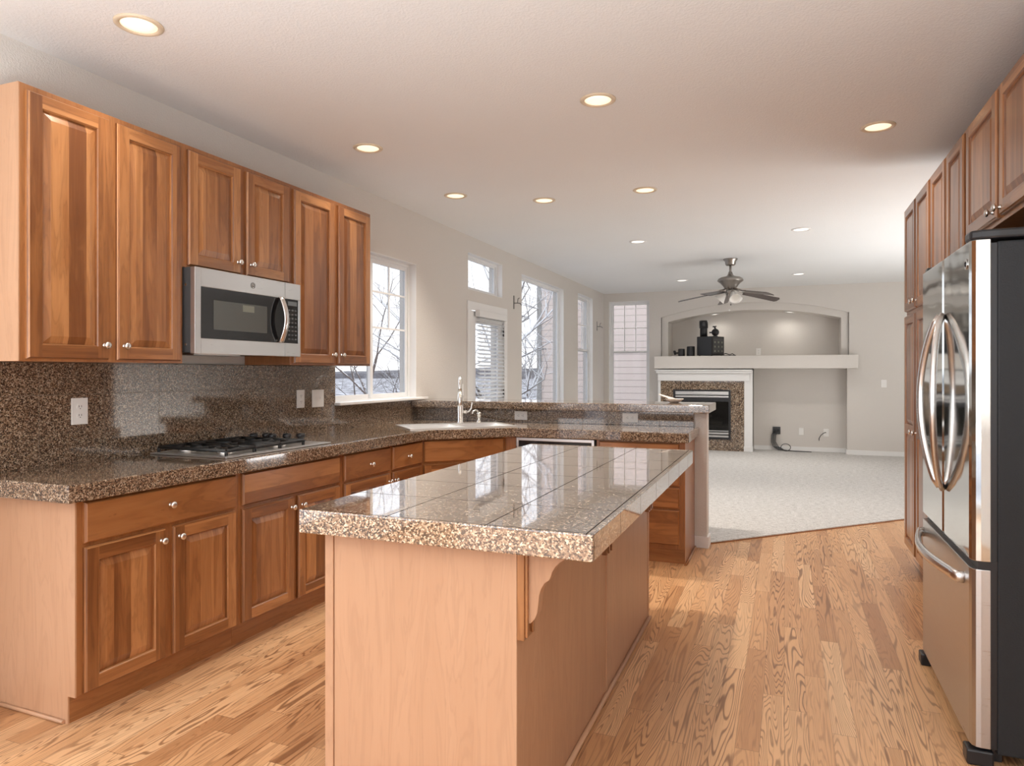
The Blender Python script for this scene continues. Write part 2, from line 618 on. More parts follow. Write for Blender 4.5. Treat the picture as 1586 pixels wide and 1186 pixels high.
# ---- back wall with window, arched niche and television recess
BW = (-2.948, -2.217, 0.48, 2.595)
m = MB()
T = 0.16
NX0, NX1 = -2.014, 0.96            # outer recess
IX0, IX1 = -1.90, 0.848            # inner niche
FX0, FX1 = -0.487, 0.933           # television recess
for x0, x1, z0, z1 in ((XW, BW[0], 0, H), (BW[0], BW[1], 0, BW[2]), (BW[0], BW[1], BW[3], H), (BW[1], NX0, 0, H),
                       (NX0, FX0, 0, 1.60), (FX0, NX1, 1.385, 1.60), (FX1, NX1, 0, 1.385), (NX1, 3.8, 0, H)):
    m.box(x0, x1, YB, YB + T, z0, z1)


def arch(x0, x1, zs_, za):
    c = (x0 + x1) / 2
    w = (x1 - x0) / 2
    h = za - zs_
    rad = (w * w + h * h) / (2 * h)
    return [(c + w * (2 * k / 24 - 1), zs_ - (rad - h) + sqrt(rad * rad - (w * (2 * k / 24 - 1)) ** 2)) for k in range(25)]


A1 = arch(NX0, NX1, 2.285, 2.50)
A2 = arch(IX0, IX1, 2.205, 2.375)
Y1, Y2 = YB + 0.045, YB + 0.52
for k in range(24):
    (xa, za), (xb, zb) = A1[k], A1[k + 1]
    (xc, zc), (xd, zd) = A2[k], A2[k + 1]
    m.face([(xa, YB, za), (xb, YB, zb), (xb, YB, H), (xa, YB, H)])
    m.face([(xa, YB, za), (xa, Y1, za), (xb, Y1, zb), (xb, YB, zb)])
    m.face([(xc, Y1, zc), (xd, Y1, zd), (xb, Y1, zb), (xa, Y1, za)])
    m.face([(xc, Y1, zc), (xc, Y2, zc), (xd, Y2, zd), (xd, Y1, zd)])
    m.face([(xc, Y2, 1.6), (xd, Y2, 1.6), (xd, Y2, zd), (xc, Y2, zc)])
for a, b, zo, zi in ((NX0, IX0, A1[0][1], A2[0][1]), (IX1, NX1, A2[-1][1], A1[-1][1])):
    m.face([(a, Y1, 1.6), (b, Y1, 1.6), (b, Y1, zi), (a, Y1, zo)])
m.face([(NX0, YB, 1.6), (NX0, Y1, 1.6), (NX0, Y1, A1[0][1]), (NX0, YB, A1[0][1])])
m.face([(NX1, YB, 1.6), (NX1, Y1, 1.6), (NX1, Y1, A1[-1][1]), (NX1, YB, A1[-1][1])])
m.face([(IX0, Y1, 1.6), (IX0, Y2, 1.6), (IX0, Y2, A2[0][1]), (IX0, Y1, A2[0][1])])
m.face([(IX1, Y1, 1.6), (IX1, Y2, 1.6), (IX1, Y2, A2[-1][1]), (IX1, Y1, A2[-1][1])])
m.box(NX0, NX1, YB + T, Y2, 1.55, 1.60)
m.box(FX0 - 0.06, FX0, YB, YB + 0.27, 0, 1.385)
m.box(FX1, FX1 + 0.06, YB + T, YB + 0.27, 0, 1.385)
m.box(FX0, FX1, YB + T, YB + 0.27, 1.385, 1.5)
m.box(FX0 - 0.06, FX1 + 0.06, YB + 0.26, YB + 0.30, 0, 1.5)
struct(m.build('wall_back', 'wall'))

m = MB()
m.box(1.42, 1.55, -2.75, 5.62, 0, H)
m.box(1.55, 3.8, 5.50, 5.62, 0, H)
m.box(3.65, 3.8, 5.62, YB, 0, H)
struct(m.build('wall_right', 'wall'))
m = MB()
for x0, x1, z0, z1 in ((XW - 0.17, -3.0, 0, H), (1.4, 1.55, 0, H), (-3.0, 1.4, 0, 0.1), (-3.0, 1.4, 2.4, H)):
    m.box(x0, x1, -2.75, -2.6, z0, z1)
struct(m.build('wall_front', 'wall'))
struct(B(XW - 0.17, 3.8, -2.75, YB + 0.6, H, H + 0.1).build('ceiling', 'ceil'))

# ---- floors: oak strip in the kitchen, carpet in the family room
FC = [(XW, 5.50), (-0.60, 5.50), (1.03, 7.13), (3.7, 7.13)]
m = MB()
m.prism([(XW, -2.7), (3.7, -2.7), *FC[::-1]], -0.05, 0.0)
struct(m.build('floor', 'floor'))
m = MB()
m.prism([*FC, (3.7, YB + 0.3), (XW, YB + 0.3)], -0.05, 0.012)
c_ = struct(m.build('floor_carpet', 'carpet'))
m = MB()
a_, b_ = Vector((-0.60, 5.50, 0)), Vector((1.03, 7.13, 0))
d_ = (b_ - a_).normalized()
n_ = Vector((d_.y, -d_.x, 0)) * 0.012
m.prism([tuple((a_ + n_)[:2]), tuple((b_ + n_)[:2]), tuple((b_ - n_)[:2]), tuple((a_ - n_)[:2])], 0.0, 0.008)
struct(m.build('trim_1', 'cherry_solid'))

# ---- pony wall between kitchen and family room
struct(B(XW, -0.545, 5.42, 5.55, 0, 1.025).build('wall_peninsula', 'wall', bevel=0.004))

# ---- baseboards
def baseboard(name, segs):
    m = MB()
    for (x0, y0, x1, y1, nx, ny) in segs:
        h, t_ = 0.085, 0.014
        xa, xb = sorted((x0, x1 + 0))
        ya, yb = sorted((y0, y1))
        m.box(min(xa, xa + nx * t_), max(xb, xb + nx * t_), min(ya, ya + ny * t_), max(yb, yb + ny * t_), 0.012 if y0 > 5.56 else 0.0, h)
    return struct(m.build(name, 'white', bevel=0.003))


baseboard('baseboard_back', [(FX0 + 0.002, YB + 0.26, FX1 - 0.002, YB + 0.26, 0, -1), (FX1, YB, FX1, YB + 0.26, -1, 0), (FX1, YB, 3.65, YB, 0, -1), (XW, YB, -2.05, YB, 0, -1)])
baseboard('baseboard_peninsula', [(-0.64, 5.42, -0.545, 5.42, 0, -1), (-0.545, 5.406, -0.545, 5.564, 1, 0), (XW, 5.55, -0.545, 5.55, 0, 1)])
baseboard('baseboard_left', [(XW, 5.56, XW, 6.47, 1, 0), (XW, 7.56, XW, YB, 1, 0)])

# ================================================================== windows and doors
XG = -3.155           # outer plane of the window units in the left wall


def frame_rect(m, x0, x1, ya, yb, za, zb, w, wz=None):
    wz = wz or w
    m.box(x0, x1, ya, ya + w, za, zb, g='z')
    m.box(x0, x1, yb - w, yb, za, zb, g='z')
    m.box(x0, x1, ya + w, yb - w, za, za + wz, g='y')
    m.box(x0, x1, ya + w, yb - w, zb - wz, zb, g='y')


def left_window(name, h, kind):
    ya, yb, za, zb = h
    o = thing(name, '', 'window', (XG, ya, za))
    del o['label'], o['category']
    struct(o)
    W, Hh = yb - ya, zb - za
    m = MB()
    frame_rect(m, 0, 0.05, 0, W, 0, Hh, 0.032)
    m.build('window_frame', 'pvc', o, bevel=0.003)
    m = MB()
    frame_rect(m, 0.05, 0.1148, 0.0005, W - 0.0005, 0.0005, Hh - 0.0005, 0.005)
    m.build('daylit_reveal', 'white', o)  # added white lining, the daylight on the reveal put into its colour
    if kind == 'slider':
        for k, (a, b, d) in enumerate(((0.032, W / 2 + 0.015, 0.004), (W / 2 - 0.02, W - 0.032, 0.022))):
            m = MB()
            frame_rect(m, d, d + 0.02, a, b, 0.032, Hh - 0.032, 0.034)
            s_ = m.build('sash', 'pvc', o, bevel=0.002)
            B(d + 0.008, d + 0.012, a + 0.034, b - 0.034, 0.066, Hh - 0.066).build('pane', 'glass', s_)
            m = MB()
            c_ = (a + b) / 2
            m.box(d + 0.004, d + 0.016, c_ - 0.008, c_ + 0.008, Hh - 0.59, Hh - 0.066)
            for z_ in (Hh - 0.295, Hh - 0.59):
                m.box(d + 0.0045, d + 0.0155, a + 0.034, b - 0.034, z_ - 0.008, z_ + 0.008)
            m.build('grille', 'pvc', s_)
    elif kind == 'fixed':
        B(0.02, 0.024, 0.032, W - 0.032, 0.032, Hh - 0.032).build('pane', 'glass', o)
        m = MB()
        frame_rect(m, 0.012, 0.034, 0.032, W - 0.032, 0.032, Hh - 0.032, 0.016)
        m.build('glazing_bead', 'pvc', o)
    else:                      # single hung with a grille in the upper sash
        zm = 1.69 - za
        for a, b, d in ((0.032, zm + 0.02, 0.022), (zm - 0.02, Hh - 0.032, 0.004)):
            m = MB()
            frame_rect(m, d, d + 0.02, 0.032, W - 0.032, a, b, 0.034)
            s_ = m.build('sash', 'pvc', o, bevel=0.002)
            B(d + 0.008, d + 0.012, 0.066, W - 0.066, a + 0.034, b - 0.034).build('pane', 'glass', s_)
            if d < 0.01:
                m = MB()
                for q in (1 / 3, 2 / 3):
                    m.box(d + 0.004, d + 0.016, 0.066 + (W - 0.132) * q - 0.007, 0.066 + (W - 0.132) * q + 0.007, a + 0.034, b - 0.034)
                m.box(d + 0.0045, d + 0.0155, 0.066, W - 0.066, (a + b) / 2 - 0.007, (a + b) / 2 + 0.007)
                m.build('grille', 'pvc', s_)
    return o


w1 = left_window('window_1', LEFT[1], 'slider')
left_window('window_2', LEFT[2], 'fixed')
left_window('window_3', LEFT[4], 'fixed')
left_window('window_4', LEFT[5], 'hung')
w5 = left_window('window_5', (0, BW[1] - BW[0], BW[2], BW[3]), 'hung')
w5.location = (BW[0], YB + 0.115, BW[2])
w5.rotation_euler = (0, 0, R(-90))          # width along +x, inside facing the room
# the added window linings imitate daylight on the reveals; the kitchen window has a white sill
B(XG + 0.05 - w1.location.x, 0.075 + 0.11, -0.03, 1.30, 0.003, 0.024).build('window_sill', 'white', w1, bevel=0.004)

# ---- glazed patio door with its blind
d1 = thing('door_1', '', 'door', (XW, 6.60, 0.012))
del d1['label'], d1['category']
struct(d1)
m = MB()
for a, b, z0, z1 in ((-0.13, -0.04, 0, 1.9645), (0.865, 0.955, 0, 1.9645), (-0.13, 0.955, 1.965, 2.055)):
    m.box(0.0, 0.018, a, b, z0, z1)
m.build('door_casing', 'white', d1, bevel=0.004)
m = MB()
frame_rect(m, -0.05, -0.008, -0.04, 0.89, 0, 2.018, 0.04)
m.build('door_jamb', 'white', d1, bevel=0.002)
m = MB()
m.box(-0.052, -0.012, 0.0, 0.115, 0.0, 1.965)
m.box(-0.052, -0.012, 0.735, 0.85, 0.0, 1.965)
m.box(-0.052, -0.012, 0.115, 0.735, 0.0, 0.25, g='y')
m.box(-0.052, -0.012, 0.115, 0.735, 1.84, 1.965, g='y')
m.build('door_slab', 'white', d1, bevel=0.003)
B(-0.034, -0.030, 0.115, 0.735, 0.25, 1.84).build('pane', 'glass', d1)
for z in (0.25, 1.03, 1.72):
    B(-0.004, 0.014, 0.843, 0.862, z, z + 0.10).build('hinge', 'charcoal', d1)
m = MB()
m.lathe([(0.012, 0), (0.012, 0.03), (0.026, 0.034), (0.028, 0.05), (0.018, 0.062), (0, 0.064)], (-0.012, 0.06, 0.95), 'x', 16)
m.build('door_knob', 'nickel', d1)
# blind
bl = thing('window_blind', 'white horizontal slat blind hanging on the glazed patio door', 'blind', (XW, 6.70, 0.25))
B(0.0, 0.055, -0.02, 0.76, 1.665, 1.735).build('valance', 'white', bl, bevel=0.004)
m = MB()
z = 1.65
while z > 0.06:
    a = R(24)
    c, s_ = cos(a) * 0.023, sin(a) * 0.023
    y0, y1, xm = 0.0, 0.735, 0.026
    p = [(xm - c, z + s_), (xm + c, z - s_)]
    m.face([(p[0][0], y0, p[0][1]), (p[1][0], y0, p[1][1]), (p[1][0], y1, p[1][1]), (p[0][0], y1, p[0][1])])
    m.face([(p[0][0], y0, p[0][1] + 0.003), (p[0][0], y1, p[0][1] + 0.003), (p[1][0], y1, p[1][1] + 0.003), (p[1][0], y0, p[1][1] + 0.003)])
    m.face([(p[1][0], y0, p[1][1]), (p[1][0], y0, p[1][1] + 0.003), (p[1][0], y1, p[1][1] + 0.003), (p[1][0], y1, p[1][1])])
    z -= 0.042
m.build('slats', 'slatw', bl)
m = MB()
for y in (0.12, 0.62):
    m.tube([(0.05, y, 1.67), (0.05, y, 0.05)], 0.0022, 5)
m.build('ladder_cord', 'slatw', bl)
B(0.003, 0.049, 0, 0.735, 0.03, 0.05).build('bottom_rail', 'white', bl)

# ================================================================== cabinetry
F = 0.019      # door thickness


def door_mesh(W, Hh, mids=()):
    """raised panel door: x 0..W, z 0..Hh, back y=0, front y=-F. mids: heights of middle rails"""
    m = MB()
    m2 = MB()     # (all one mesh, grain direction per board)
    ft = 0.054
    L = 0.006
    # back + outer edge + chamfer
    def ring(i0, d0, i1, d1, x0, x1, z0, z1, gs='z', gt='x'):
        a = [(x0 + i0, -d0, z0 + i0), (x1 - i0, -d0, z0 + i0), (x1 - i0, -d0, z1 - i0), (x0 + i0, -d0, z1 - i0)]
        b = [(x0 + i1, -d1, z0 + i1), (x1 - i1, -d1, z0 + i1), (x1 - i1, -d1, z1 - i1), (x0 + i1, -d1, z1 - i1)]
        for k in range(4):
            j = (k + 1) % 4
            m.newboard()
            m.face([a[k], a[j], b[j], b[k]], g=gt if k % 2 == 0 else gs)
    m.face([(0, 0, 0), (0, 0, Hh), (W, 0, Hh), (W, 0, 0)])
    ring(0, 0, 0, 0.010, 0, W, 0, Hh)
    ring(0, 0.010, 0.003, 0.013, 0, W, 0, Hh)
    ring(0.003, 0.013, L, F, 0, W, 0, Hh)
    # stiles
    for x0, x1 in ((L, ft), (W - ft, W - L)):
        m.newboard()
        m.face([(x0, -F, L), (x1, -F, L), (x1, -F, Hh - L), (x0, -F, Hh - L)], g='z')
    edges = [L, ft]
    for mz in mids:
        edges += [mz - 0.03, mz + 0.03]
    edges += [Hh - ft, Hh - L]
    for i in range(0, len(edges), 2):
        m.newboard()
        m.face([(ft, -F, edges[i]), (W - ft, -F, edges[i]), (W - ft, -F, edges[i + 1]), (ft, -F, edges[i + 1])], g='x')
    for i in range(1, len(edges) - 1, 2):
        x0, x1, z0, z1 = ft, W - ft, edges[i], edges[i + 1]
        ring(0, F, 0.004, F - 0.004, x0, x1, z0, z1)
        ring(0.004, F - 0.004, 0.006, 0.006, x0, x1, z0, z1)
        m.newboard()
        off = m.off
        a, b, da, db = 0.006, 0.036, 0.006, F - 0.003
        pa = [(x0 + a, -da, z0 + a), (x1 - a, -da, z0 + a), (x1 - a, -da, z1 - a), (x0 + a, -da, z1 - a)]
        pb = [(x0 + b, -db, z0 + b), (x1 - b, -db, z0 + b), (x1 - b, -db, z1 - b), (x0 + b, -db, z1 - b)]
        for k in range(4):
            j = (k + 1) % 4
            m.off = off
            q = [pa[k], pa[j], pb[j], pb[k]]
            m.face(q, uv=[(p[0] + off[0], p[2] + off[1]) for p in q])
        m.face(pb, uv=[(p[0] + off[0], p[2] + off[1]) for p in pb])
    return m


def drawer_mesh(W, Hh):
    m = MB()
    L = 0.007
    def ring(i0, d0, i1, d1):
        a = [(i0, -d0, i0), (W - i0, -d0, i0), (W - i0, -d0, Hh - i0), (i0, -d0, Hh - i0)]
        b = [(i1, -d1, i1), (W - i1, -d1, i1), (W - i1, -d1, Hh - i1), (i1, -d1, Hh - i1)]
        for k in range(4):
            j = (k + 1) % 4
            m.face([a[k], a[j], b[j], b[k]], g='x' if k % 2 == 0 else 'z')
    m.face([(0, 0, 0), (0, 0, Hh), (W, 0, Hh), (W, 0, 0)], g='x')
    ring(0, 0, 0, 0.010)
    ring(0, 0.010, 0.004, 0.014)
    ring(0.004, 0.014, L, F)
    # horizontal grain: strips run across the height
    pts = [(L, -F, L), (W - L, -F, L), (W - L, -F, Hh - L), (L, -F, Hh - L)]
    m.face(pts, uv=[(p[2] * 0.35 + m.off[0], p[0] + m.off[1]) for p in pts])
    return m


KNOB = None


def knob(parent, x, z):
    global KNOB
    if KNOB is None:
        m = MB()
        m.lathe([(0.0095, 0.0), (0.0085, 0.003), (0.0052, 0.006), (0.0050, 0.013), (0.0115, 0.017), (0.0150, 0.021), (0.0150, 0.025), (0.0115, 0.029), (0.005, 0.031), (0, 0.0312)], (0, 0, 0), 'y', 18)
        for i, v in enumerate(m.v):
            m.v[i] = (v[0], -v[1], v[2])
        KNOB = m.build('knob', 'nickel', parent, (x, -F, z))
        return KNOB
    o = KNOB.copy()
    col.objects.link(o)
    o.parent = parent
    o.location = (x, -F, z)
    return o


def door(parent, x0, x1, z0, z1, kn=None, mids=()):
    o = door_mesh(x1 - x0, z1 - z0, [q - z0 for q in mids]).build('door', 'cherry', parent, (x0, 0, z0))
    if kn:
        knob(o, kn[0] - x0, kn[1] - z0)
    return o


def drawer(parent, x0, x1, z0, z1, kn=None, name='drawer'):
    o = drawer_mesh(x1 - x0, z1 - z0).build(name, 'cherry', parent, (x0, 0, z0))
    if kn:
        knob(o, kn[0] - x0, kn[1] - z0)
    return o


# ---- upper cabinets on the left wall (x runs along the wall, y into it)
UX, RZL = -2.70, R(90)
UG = 'wall cabinets along the left wall'
ZB, ZT = 1.372, 2.432


def upper(name, label, y0, y1, doors, zb, endpanel=False):
    o = thing(name, label, 'cabinet', (UX, y0, 0), RZL, UG)
    MB().box(0, y1 - y0, 0.0, 0.335, zb, ZT).build('body', 'cherry_solid', o, bevel=0.0015)
    for a, b, kn in doors:
        door(o, a - y0, b - y0, zb + 0.010, ZT - 0.024, (kn[0] - y0, kn[1]))
    if endpanel:
        B(-0.004, 0, 0.0, 0.335, zb, ZT).build('end_panel', 'maple', o, label='lighter maple end panel')
    return o


upper('wall_cabinet', 'tall two-door cherry wall cabinet left of the microwave, over the near backsplash outlet', 1.766, 2.532,
      [(1.788, 2.132, (2.106, 1.443)), (2.172, 2.512, (2.200, 1.443))], ZB, True)
upper('wall_cabinet', 'short two-door cherry wall cabinet directly above the microwave', 2.532, 3.312,
      [(2.556, 2.902, (2.878, 1.908)), (2.948, 3.291, (2.974, 1.908))], 1.838)
upper('wall_cabinet', 'narrow two-door cherry wall cabinet between the microwave and the kitchen window', 3.312, 4.160,
      [(3.336, 3.727, (3.702, 1.440)), (3.772, 4.138, (3.797, 1.440))], ZB)

# ---- base cabinets on the left; the run is a hair out of parallel with the wall
ANG = R(1.32)
RZB = R(90) - ANG
O0 = Vector((-2.480, 1.832, 0))
UD = Vector((sin(ANG), cos(ANG), 0))
BG = 'base cabinets'


def base(name, label, loc, rz, W, fronts, depth=0.53, panel_l=False, hollow=False, ztop=0.843):
    o = thing(name, label, 'cabinet', loc, rz, BG)
    m = MB()
    if hollow:
        m.box(0, W, 0, 0.02, 0.105, ztop)
        m.box(0, W, 0.03, 0.045, 0.0, 0.105)
    else:
        m.box(0, W, 0, depth, 0.105, ztop)
    m.build('body', 'cherry_solid', o, bevel=0.0015)
    if not hollow:
        B(0, W, 0.04, depth, 0.0, 0.105, g='x').build('toe_kick', 'cherry_solid', o)
    for f in fronts:
        k, a, b, z0, z1, kn = f
        (door if k == 'door' else drawer)(o, a, b, z0, z1, kn)
    if panel_l:
        m = MB()
        m.prism([(0.0, 0.105), (0.04, 0.105), (0.04, 0), (depth, 0), (depth, ztop), (0, ztop)], -0.006, 0.0, 'x')
        m.build('end_panel', 'maple', o, label='lighter maple end panel with scuffed front edge')
        m = MB()
        m.tube([(-0.012, 0.055, 0.008), (-0.012, depth, 0.008)], 0.008, 6)
        m.build('shoe_molding', 'maple', o)
    return o


def at(y):
    return O0 + UD * (y - 1.832)


DZ = (0.112, 0.664)
RZ = (0.680, 0.836)
base('base_cabinet', 'first base cabinet from the light end panel, one wide drawer over two doors', at(1.832), RZB, 0.808,
     [('drawer', 0.024, 0.784, *RZ, (0.404, 0.762)), ('door', 0.024, 0.386, *DZ, (0.360, 0.617)), ('door', 0.424, 0.784, *DZ, (0.452, 0.617))], panel_l=True)
base('base_cabinet', 'base cabinet under the gas cooktop with a knobless false drawer front', at(2.641), RZB, 0.800,
     [('drawer', 0.018, 0.783, *RZ, None), ('door', 0.018, 0.388, *DZ, (0.362, 0.613)), ('door', 0.420, 0.783, *DZ, (0.446, 0.613))])
base('base_cabinet', 'base cabinet between cooktop and sink corner with two small knobbed drawers', at(3.444), RZB, 0.952,
     [('drawer', 0.024, 0.520, *RZ, (0.290, 0.752)), ('drawer', 0.552, 0.935, *RZ, (0.742, 0.752)), ('door', 0.024, 0.520, *DZ, (0.498, 0.613)), ('door', 0.552, 0.935, *DZ, (0.574, 0.613))])
P0 = at(4.398)
P1 = Vector((-1.965, 4.872, 0))
DG = atan2(P1.y - P0.y, P1.x - P0.x)
DW = (P1 - P0).length
base('base_cabinet', 'angled corner cabinet under the sink with a plain wide false drawer front', P0, DG, DW,
     [('drawer', 0.012, DW - 0.02, *RZ, None), ('door', 0.012, DW / 2 - 0.014, *DZ, (DW / 2 - 0.04, 0.613)), ('door', DW / 2 + 0.006, DW - 0.02, *DZ, (DW / 2 + 0.032, 0.613))], hollow=True)
base('base_cabinet', 'plain narrow cherry filler panel between the sink corner and the dishwasher', (-1.963, 4.870, 0), 0, 0.083, [], 0.02)
pc = base('base_cabinet', 'drawer-stack base cabinet at the open end of the peninsula', (-1.258, 4.870, 0), 0, 0.618,
          [('drawer', 0.022, 0.585, 0.700, 0.836, (0.30, 0.768)), ('drawer', 0.022, 0.585, 0.545, 0.684, (0.30, 0.615)), ('drawer', 0.022, 0.585, 0.390, 0.529, (0.30, 0.46)), ('drawer', 0.022, 0.585, 0.137, 0.374, (0.30, 0.256))], 0.535)
m = MB()
m.box(0.618, 0.624, 0, 0.535, 0, 0.843)
m.build('end_panel', 'cherry_solid', pc)
m = MB()
m.tube([(0.630, 0.0, 0.008), (0.630, 0.535, 0.008)], 0.008, 6)
m.build('shoe_molding', 'cherry_solid', pc)

# ---- dishwasher
dw = thing('dishwasher', 'stainless dishwasher built in beside the sink corner with black top controls', 'dishwasher', (-1.872, 4.870, 0))
B(0, 0.607, 0.0, 0.52, 0.10, 0.842).build('tub', 'black', dw)
B(0.004, 0.603, -0.024, 0.0, 0.12, 0.775).build('door', 'steel', dw, bevel=0.004)
m = MB()
frame_rect_ = [(0.004, 0.024, 0.775, 0.842), (0.583, 0.603, 0.775, 0.842), (0.024, 0.583, 0.820, 0.842)]
for a, b, z0, z1 in frame_rect_:
    m.box(a, b, -0.026, 0.0, z0, z1)
m.build('control_frame', 'steel', dw, bevel=0.002)
B(0.024, 0.583, -0.016, 0.0, 0.775, 0.820).build('control_panel', 'blackgloss', dw)
B(0.02, 0.587, 0.04, 0.06, 0.0, 0.10).build('toe_panel', 'black', dw)
m = MB()
m.tube([(0.06, -0.026, 0.71), (0.08, -0.055, 0.71), (0.52, -0.055, 0.71), (0.54, -0.026, 0.71)], 0.009, 8)
m.build('handle', 'steel', dw)

# ---- L-shaped worktop with a cut-out for the sink
SINK_C = Vector((-2.350, 4.805, 0))
SA = R(43.5)
SW, SD = 0.83, 0.47


def rot2(x, y, a, c):
    return (c.x + x * cos(a) - y * sin(a), c.y + x * sin(a) + y * cos(a))


cx0 = at(1.782)
E0 = at(1.772) + Vector((0.040, 0, 0))
E1 = at(4.395) + Vector((0.042, -0.005, 0))
outer = [(-3.034, 1.772), (E0.x, E0.y), (E1.x, E1.y), (-1.885, 4.832), (-0.605, 4.832), (-0.605, 5.415), (-3.034, 5.415)]
hole = [rot2(x, y, SA, SINK_C) for x, y in ((-SW / 2 + .03, -SD / 2 + .03), (SW / 2 - .03, -SD / 2 + .03), (SW / 2 - .03, SD / 2 - .03), (-SW / 2 + .03, SD / 2 - .03))]


def slab_with_hole(outer, hole, z0, z1):
    bm = bmesh.new()
    for z in (z1, z0):
        es = []
        for loop in (outer, hole):
            vs = [bm.verts.new((x, y, z)) for x, y in loop]
            es += [bm.edges.new((vs[i], vs[(i + 1) % len(vs)])) for i in range(len(vs))]
        bmesh.ops.triangle_fill(bm, use_beauty=True, use_dissolve=False, edges=es)
    for loop in (outer, hole):
        n = len(loop)
        for i in range(n):
            (a, b), (c, d) = loop[i], loop[(i + 1) % n]
            bm.faces.new([bm.verts.new(p) for p in ((a, b, z0), (c, d, z0), (c, d, z1), (a, b, z1))])
    bmesh.ops.remove_doubles(bm, verts=bm.verts, dist=1e-5)
    bmesh.ops.recalc_face_normals(bm, faces=bm.faces)
    return bm


bm = slab_with_hole(outer, hole, 0.845, 0.914)
me = bpy.data.meshes.new('worktop')
bm.to_mesh(me)
bm.free()
me.materials.append(MT['gran_top'])
wt = bpy.data.objects.new('worktop', me)
col.objects.link(wt)
mod = wt.modifiers.new('bevel', 'BEVEL')
mod.width, mod.segments, mod.angle_limit = 0.006, 3, R(50)
mod.limit_method = 'ANGLE'
tag(wt, 'L-shaped brown speckled granite worktop running from the cooktop to the peninsula', 'countertop')

# ---- backsplash
m = MB()
m.box(-3.034, -3.020, 1.772, 4.20, 0.9145, 1.371)
m.box(-3.034, -3.020, 4.20, 5.415, 0.9145, 1.084)
bs = tag(m.build('backsplash', 'gran_splash', bevel=0.001), 'brown granite tile backsplash under the left wall cabinets and window', 'backsplash')
bs2 = tag(B(-3.018, -0.64, 5.402, 5.418, 0.9145, 1.024).build('backsplash', 'gran_bar', bevel=0.001), 'low brown granite backsplash strip below the raised bar', 'backsplash')
bar = tag(B(-3.018, -0.515, 5.295, 5.82, 1.0255, 1.085).build('bar_top', 'gran_bar', bevel=0.005), 'raised brown granite bar top on the peninsula half-wall', 'countertop')

# ---- island
isl = thing('kitchen_island', 'freestanding kitchen island with granite tile top and light maple sides', 'island', (-0.9, 2.75, 0))
io = Vector((-0.9, 2.75, 0))


def ib(x0, x1, y0, y1, z0, z1, g='z'):
    return B(x0 - io.x, x1 - io.x, y0 - io.y, y1 - io.y, z0, z1, g=g)


IY0, IY1, IX0_, IX1_ = 1.782, 3.760, -1.315, -0.685
ib(IX0_, IX1_ - 0.006, IY0 + 0.006, IY1, 0.0, 0.842).build('body', 'maple', isl, bevel=0.002)
ib(IX0_ + 0.032, IX1_, IY0 - 0.002, IY0 + 0.006, 0.0, 0.842).build('front_panel', 'maple', isl)
ib(IX0_, IX0_ + 0.03, IY0 - 0.006, IY0 + 0.006, 0.0, 0.842).build('corner_stile', 'maple', isl, bevel=0.002)
ib(IX1_ - 0.006, IX1_, IY0 + 0.006, 2.806, 0.0, 0.842).build('side_panel', 'maple', isl)
ib(IX1_ - 0.006, IX1_, 2.812, 3.735, 0.0, 0.842).build('side_panel', 'maple', isl)
m = ib(IX1_ - 0.004, IX1_ + 0.006, 2.800, 2.818, 0.0, 0.842)
m.build('seam_batten', 'maple', isl)
ib(IX1_ - 0.03, IX1_ + 0.004, 3.735, 3.760, 0.0, 0.842).build('corner_stile', 'maple', isl, bevel=0.002)
m = MB()
m.tube([(IX1_ + 0.008 - io.x, IY0 - io.y, 0.009), (IX1_ + 0.008 - io.x, IY1 - io.y, 0.009)], 0.010, 8)
m.build('shoe_molding', 'maple', isl)
top = ib(-1.372, -0.455, 1.724, 3.800, 0.8425, 0.914)
top.build('top', 'gran_isl', isl, bevel=0.004, seg=3)
# corbels under the overhang
prof = [(0, 0), (0.205, 0), (0.205, -0.004), (0.185, -0.006), (0.160, -0.014), (0.135, -0.026), (0.116, -0.040), (0.104, -0.054), (0.098, -0.068), (0.092, -0.078), (0.074, -0.088), (0.060, -0.104),
        (0.052, -0.122), (0.049, -0.145), (0.044, -0.172), (0.034, -0.190), (0.016, -0.203), (0, -0.206)]
prof = [(a * 0.73 if a < 0.2 else 0.158, b) for a, b in prof]
for yc in (1.812, 2.765, 3.690):
    cb = MB()
    cb.box(0.0, 0.022, -0.034, 0.034, -0.248, 0.0)
    cb.box(0.022, 0.030, -0.030, -0.018, -0.240, 0.0, keep=True)
    cb.box(0.022, 0.030, 0.018, 0.030, -0.240, 0.0, keep=True)
    cbo = cb.build('corbel', 'cherry', isl, (IX1_ - io.x + 0.001, yc - io.y, 0.8415), bevel=0.002)
    br = MB()
    br.prism([(x + 0.022, z) for x, z in prof][::-1], -0.019, 0.019, 'y', g='z')
    br.build('bracket', 'maple', cbo, bevel=0.003)

# ---- microwave
mw = thing('microwave', 'stainless over-the-range microwave under the short wall cabinet', 'microwave', (-2.622, 2.534, 0), RZL)
MWW, MZ0, MZ1 = 0.776, 1.418, 1.836
B(0.004, MWW - 0.004, 0.030, 0.375, MZ0 + 0.006, MZ1).build('body', 'charcoal', mw, bevel=0.004)
m = MB()
DRX = 0.640
for a, b, z0, z1 in ((0, 0.036, MZ0, MZ1), (0.036, DRX, MZ0, MZ0 + 0.076), (0.036, DRX, MZ1 - 0.092, MZ1)):
    m.box(a, b, 0.0, 0.030, z0, z1, g='x')
dr = m.build('door_frame', 'steel', mw, bevel=0.002)
B(0.036, DRX - 0.002, 0.004, 0.030, MZ0 + 0.076, MZ1 - 0.092).build('door_glass', 'blackgloss', dr)
B(0.120, 0.500, 0.0028, 0.0042, MZ0 + 0.122, MZ1 - 0.150).build('window_mesh', 'greyglass', dr)
B(0.318, 0.400, 0.0012, 0.0030, MZ1 - 0.192, MZ1 - 0.158).build('sticker', 'label', dr)
m = MB()
